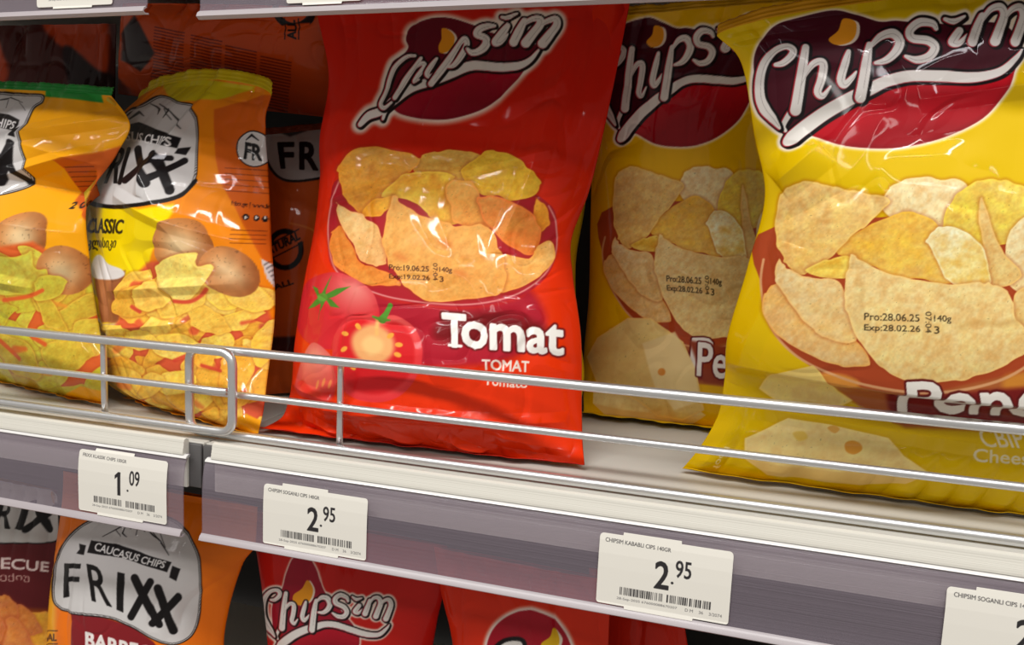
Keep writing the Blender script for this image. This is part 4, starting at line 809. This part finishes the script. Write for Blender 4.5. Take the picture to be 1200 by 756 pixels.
wall=box('wall_back',(-1.3,1.1,.360,.372,-.62,.62),M_WALL,None,0); tag(wall,kind='structure')
def shelf(x0,x1,z,label,group=None):
    r=empty('shelf_board',((x0+x1)/2,.18,z)); tag(r,label,'shelf',group)
    box('shelf_plate',(x0,x1,-.001,.355,z-.004,z),M_SHELF,r)
    box('front_lip',(x0,x1,-.004,-.0012,z-.030,z-.0006),M_LIPD,r)
    return r
shelf(-.205,.62,0,'pale metal shelf under the red tomato bag and the yellow cheese bags')
shelf(-1.0,-.2065,0,'pale metal shelf under the two small potato bags at the left')
shelf(-.205,.62,.3215,'metal shelf board overhead, right of the gap above the hanging price rails')
shelf(-1.0,-.2065,.3255,'metal shelf board overhead at the far left above the small orange bags')
shelf(-.205,.62,-.3215,'lower metal shelf under the red bags along the bottom of the picture')
shelf(-1.0,-.2065,-.3215,'lower metal shelf under the barbecue bags at bottom left')
COVER=[(-.0065,-.0075),(-.0090,-.0088),(-.0112,-.0125),(-.0124,-.019),(-.0130,-.026),(-.0132,-.034),(-.0132,-.044),(-.0132,-.0535),(-.0140,-.0562),(-.0158,-.0575),(-.0166,-.0588),(-.0152,-.0596),(-.0126,-.0590)]
def rail(x0,x1,z,label,group=None):
    r=empty('price_rail',((x0+x1)/2,-.008,z)); tag(r,label,'price rail',group)
    nose=[(-.0042,.0005),(-.0048,.0022),(-.0068,.0030),(-.0086,.0022),(-.0092,.0004),(-.0092,-.0012),(-.0096,-.0018),(-.0096,-.0030),(-.0100,-.0036),(-.0100,-.0050),(-.0104,-.0058),(-.0104,-.0072),(-.0078,-.0076),(-.0064,-.0074),(-.0064,-.0300),(-.0046,-.0300),(-.0044,-.0100)]
    extrude('rail_body',[(y,zz+z) for y,zz in nose],x0+.004,x1-.003,M_CREAM,r,closed=True)
    cv=extrude('clear_cover',[(y,zz+z) for y,zz in COVER[:9]],x0,x1,M_COVER,r,thick=-.0007)
    extrude('cover_glint_bead',[(y,zz+z) for y,zz in [(-.0066,-.0074),(-.0082,-.0071),(-.0104,-.0080),(-.0112,-.0092),(-.0098,-.0094),(-.0074,-.0086)]],x0,x1,M_GLINT,r,closed=True)  # bright bead added to draw the highlight along the cover top
    extrude('rail_lip',[(y,zz+z) for y,zz in COVER[8:]],x0,x1,M_LIP,r,thick=-.0010)
    return r
rail(-.198,.60,.0005,'grey clear price rail along the shelf front below the red tomato bag')
rail(-1.0,-.2124,.0005,'grey clear price rail at the left holding the 1.09 ticket')
rail(-.1977,.60,.3225,'grey price rail overhead along the top edge, right of the gap')
rail(-1.0,-.2356,.3268,'short grey price rail overhead in the top left corner')

def bend(pts,r=.010,n=7):
    P=[np.array(p,float) for p in pts]; out=[P[0]]
    for a,b,c in zip(P,P[1:],P[2:]):
        u=(a-b)/np.linalg.norm(a-b); v=(c-b)/np.linalg.norm(c-b); p=b+u*r; q=b+v*r
        for k in range(n+1): t=k/n; out.append((1-t)**2*p+2*t*(1-t)*b+t*t*q)
    out.append(P[-1]); return out
def dens(P,step=.02):
    out=[]
    for a,b in zip(P,P[1:]):
        a=np.array(a,float); b=np.array(b,float); n=max(1,int(np.linalg.norm(b-a)/step)); out+= [a+(b-a)*k/n for k in range(n)]
    out.append(np.array(P[-1],float)); return out
def fence(label,y,ztop,zmid,zbot,xe,xo,mid_end,posts,sgn,rt=.0030):
    """wire guard: one bent frame wire, a middle wire and welded uprights"""
    r=empty('wire_guard',((xe+xo)/2,y,zbot-rt)); tag(r,label,'shelf guard','wire guards on the shelf front')
    rod('frame_wire',dens(bend([(xo,y,ztop),(xe,y,ztop),(xe,y,zbot),(xo,y,zbot)])),rt,M_WIRE,r)
    rod('middle_wire',dens([(mid_end,y-.0045*0,zmid),(xo,y,zmid)]),.0023,M_WIRE,r)
    for p in posts: rod('upright',dens([(p,y+.0042,ztop+.0006),(p,y+.0042,zbot)],.01),.0021,M_WIRE,r)
    return r
fence('wire guard in front of the red bag and the yellow bags',.0105,.0603,.0313,.0038,-.2265,.60,-.2255,[-.1165,.40],1)
fence('wire guard in front of the small potato bags, its rounded end overlapping the next',.0035,.0605,.0345,.0075,-.188,-1.0,-.1925,[-.2942,-.55,-.8],-1)

# ------------------------------------------------------------------ price tickets
def ticket(x0,x1,z1,z0,rail_z,price,line,label,w=70.,tabx=(.18,.62),bar=(.28,.78)):
    """card slid on the rail; drawn in millimetres"""
    hgt=(z1-z0)*1000; wid=(x1-x0)*1000; sh=Sheet(0,0,wid,hgt+4,7,(236,233,224)); K=(46,44,46)
    if line: sh.text(line,[(3.2,6.4),(3.2+.50*wid,7.0),(3.2+.50*wid,4.9),(3.2,4.2)],(60,58,60),.02,.12)
    a,b=price
    if a=='1':
        x1_=.44*wid; sh.fill([(x1_+.9,.63*hgt+3),(x1_+3.4,.63*hgt+3),(x1_+3.4,.25*hgt+3),(x1_+1.5,.25*hgt+3),(x1_-1.2,.31*hgt+3),(x1_-1.2,.37*hgt+3),(x1_+.9,.33*hgt+3)],K,.14)
    else: sh.text(a,[(.44*wid,.63*hgt+3),(.44*wid+(7.2 if a=='2' else 3.8),.63*hgt+3),(.44*wid+(7.2 if a=='2' else 3.8),.25*hgt+3),(.44*wid,.25*hgt+3)],K,.35,.14)
    sh.fill(ell(.44*wid+9.2,.60*hgt,.75,.75),K,.15); sh.text(b,[(.44*wid+10.6,.45*hgt+2.4),(.44*wid+18.6,.45*hgt+2.4),(.44*wid+18.6,.25*hgt+1),(.44*wid+10.6,.25*hgt+1)],K,.16,.14)
    R=random.Random(price[1]+label); x=.18*wid; yb=.70*hgt+3
    while x<.86*wid:
        q=R.choice((.3,.5,.8,.4)); 
        if not(.50*wid<x<.53*wid): sh.fill([(x,yb),(x+q,yb),(x+q,yb+4.4),(x,yb+4.4)],K,.12)
        x+=q+R.choice((.35,.5,.9,.4))
    sh.text('28-Sep-2025 676000088670207',[(.16*wid,yb+7.6),(.62*wid,yb+7.6),(.62*wid,yb+5.9),(.16*wid,yb+5.9)],(96,94,96),.0,.12)
    sh.text('D M    36    3/2074',[(.68*wid,yb+7.6),(.95*wid,yb+7.6),(.95*wid,yb+5.9),(.68*wid,yb+5.9)],(96,94,96),.0,.12)
    nu,nv=int(wid*6),int((hgt+4)*6); s=np.linspace(0,1,nu); 
    # outline: rounded card with the torn carrier tabs above and below
    def top(f): 
        xx=f*wid; r=2.2; z=np.where((f>tabx[0])&(f<tabx[1]),1.6,0.); c=np.minimum(xx,wid-xx); return z-np.where(c<r,r-np.sqrt(np.maximum(0,r*r-(r-c)**2)),0)
    def bot(f):
        xx=f*wid; r=1.6; z=np.where((f>.22)&(f<.74),1.3,0.); c=np.minimum(xx,wid-xx); return z-np.where(c<r,r-np.sqrt(np.maximum(0,r*r-(r-c)**2)),0)
    Zt=z1+top(s)/1000; Zb=z0-bot(s)/1000; f=np.linspace(0,1,nv)[:,None]; Zg=Zb[None]*(1-f)+Zt[None]*f
    cy=np.array(COVER)[:11]; o=np.argsort(cy[:,1]); Yg=np.interp(Zg-rail_z,cy[o,1],cy[o,0])-.0016-.0012*np.sin(np.pi*f)*0
    Xg=np.broadcast_to(x0+s*(x1-x0),Zg.shape); Vt=np.stack([Xg,Yg,Zg],-1).reshape(-1,3); Vb=Vt+np.array((0,.0003,0))
    q=(np.arange(nv-1)[:,None]*nu+np.arange(nu-1)[None]).reshape(-1); Fq=np.stack([q,q+1,q+nu+1,q+nu],1)
    rim=np.concatenate([np.arange(nu),np.arange(1,nv)*nu+nu-1,(nv-1)*nu+np.arange(nu-2,-1,-1),np.arange(nv-2,0,-1)*nu]); rb=np.roll(rim,-1); m=nu*nv
    me=mesh_np('price_ticket',np.concatenate([Vt,Vb]),np.concatenate([Fq,Fq[:,::-1]+m,np.stack([rim,rim+m,rb+m,rb],1)]))
    c=sh.sample((Xg-x0)*1000,(z1-Zg)*1000+2); c2=np.broadcast_to(np.array((232,228,220.)),(m,3)); setcol(me,np.concatenate([c.reshape(-1,3),c2]))
    o=link_mesh('price_ticket',me,M_PAPER); return tag(o,label,'price ticket','price tickets on the rails')
ticket(-.2955,-.2245,-.0118,-.0535,.0005,('1','09'),'FRIXX KLASSIK CHIPS 100GR','white price ticket reading 1.09 on the left rail')
ticket(-.1525,-.0815,-.0160,-.0540,.0005,('2','95'),'CHIPSIM SOGANLI CIPS 140GR','white price ticket reading 2.95 on the rail below the red tomato bag')
ticket(.0580,.1282,-.0148,-.0540,.0005,('2','95'),'CHIPSIM KABABLI CIPS 140GR','white price ticket reading 2.95 on the rail below the yellow bags')
ticket(.2279,.2980,-.0155,-.0540,.0005,('2','95'),'CHIPSIM SOGANLI CIPS 140GR','white price ticket cut off at the bottom right corner')
ticket(-.3190,-.2605,.3130,.2732,.3268,('1','09'),'','cut off price ticket on the short overhead rail, top left corner')
ticket(-.1390,-.0915,.3080,.2690,.3225,('2','95'),'','cut off price ticket on the overhead rail above the red bag')

# ------------------------------------------------------------------ the bags
def tl(n,dense=None):
    if dense is None: return np.linspace(0,1,n)
    a,m=dense; return np.concatenate([np.linspace(0,a,m,endpoint=False),np.linspace(a,1,n)])
bag('red','crisp_bag',sheet_red(),470,tl(680),3,'red tomato crisp bag standing front centre behind the wire guard','crisp bag','large bags of crisps on the middle shelf',seal_bottom=((214,40,20),.004,(0,-.9,.35)),seal_top=((190,28,24),.008,(0,.1,1)),
    pts=[((.40,.13),(.97,.10),.004,.006),((.10,.62),(.45,.71),.0022,.004),((.55,.70),(.88,.78),.0025,.006),((.80,.50),(.84,.97),.004,.010),((.03,.16),(.40,.13),.003,.006),((.12,.075),(.30,.02),.004,.008),((.35,.085),(.52,.02),.004,.009),((.60,.07),(.72,.015),.005,.008),((.74,.085),(.97,.04),.004,.008),((.20,.115),(.90,.105),.003,.004)])
bag('yellow_front','crisp_bag',sheet_yellow_front(),540,tl(690),17,'yellow cheese crisp bag leaning forward over the wire guard at the right','crisp bag','large bags of crisps on the middle shelf',seal_bottom=((236,190,0),.006,(0,-.9,.25)),seal_top=((214,150,10),.006,(0,.1,1)),
    pts=[((.03,.62),(.16,.70),.006,.012),((.02,.20),(.10,.50),.003,.010),((.10,.16),(.95,.15),.004,.007),((.40,.78),(.9,.84),.003,.006)])
bag('yellow_back','crisp_bag',sheet_yellow_back(),330,tl(520),29,'yellow cheese crisp bag set back between the red bag and the front yellow one','crisp bag','large bags of crisps on the middle shelf',seal_bottom=((240,200,0),.010,(0,-.9,.1)),seal_top=((200,150,10),.006,(0,.1,1)))
bag('yellow_hidden','crisp_bag',sheet_yellow_hidden(),60,tl(90),5,'yellow bag almost hidden behind the red tomato bag','crisp bag','large bags of crisps on the middle shelf')
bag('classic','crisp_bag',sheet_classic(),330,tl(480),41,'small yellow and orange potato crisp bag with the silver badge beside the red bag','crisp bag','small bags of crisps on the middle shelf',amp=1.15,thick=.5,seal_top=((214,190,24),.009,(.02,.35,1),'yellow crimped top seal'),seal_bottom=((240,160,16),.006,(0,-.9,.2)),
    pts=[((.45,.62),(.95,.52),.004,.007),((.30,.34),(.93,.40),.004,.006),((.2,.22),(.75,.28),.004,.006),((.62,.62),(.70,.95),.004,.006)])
bag('far_left','crisp_bag',sheet_far_left(),270,tl(440),53,'small orange crisp bag cut off by the left edge, green seal on top','crisp bag','small bags of crisps on the middle shelf',amp=1.15,thick=.3,seal_top=((40,140,58),.007,(.02,.4,1),'green crimped top seal'),seal_bottom=((240,160,16),.005,(0,-.9,.2)),
    pts=[((.55,.66),(1.2,.60),-.022,.030),((.45,.62),(.95,.80),.005,.008),((.5,.80),(.98,.93),.005,.008),((.2,.40),(.8,.33),.004,.006)])
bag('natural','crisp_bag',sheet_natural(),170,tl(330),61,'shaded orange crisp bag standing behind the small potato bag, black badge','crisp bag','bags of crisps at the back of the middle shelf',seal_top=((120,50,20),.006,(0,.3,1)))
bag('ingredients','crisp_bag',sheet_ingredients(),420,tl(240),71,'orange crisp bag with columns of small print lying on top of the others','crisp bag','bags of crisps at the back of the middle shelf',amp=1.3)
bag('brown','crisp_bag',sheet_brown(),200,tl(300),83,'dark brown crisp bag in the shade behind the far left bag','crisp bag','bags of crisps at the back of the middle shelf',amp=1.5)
bag('bbq','crisp_bag',sheet_bbq(),340,tl(330,(.42,40)),91,'orange barbecue crisp bag with a big silver badge on the lower shelf','crisp bag','bags of crisps on the lower shelf')
bag('bbq_dark','crisp_bag',sheet_bbq_dark(),190,tl(230,(.42,40)),97,'dark maroon barbecue crisp bag in the bottom left corner','crisp bag','bags of crisps on the lower shelf')
bag('red_low','crisp_bag',sheet_red_low(),320,tl(260,(.42,40)),103,'red crisp bag on the lower shelf, white logo below the left 2.95 ticket','crisp bag','bags of crisps on the lower shelf')
bag('red_low_b','crisp_bag',sheet_red_low_b(),280,tl(220,(.42,40)),109,'bright red bag on the lower shelf, only the top of its emblem in view','crisp bag','bags of crisps on the lower shelf')
bag('red_low_c','crisp_bag',sheet_red_low_c(),110,tl(100,(.42,30)),113,'plain red bag set further back on the lower shelf, rightmost down there','crisp bag','bags of crisps on the lower shelf')
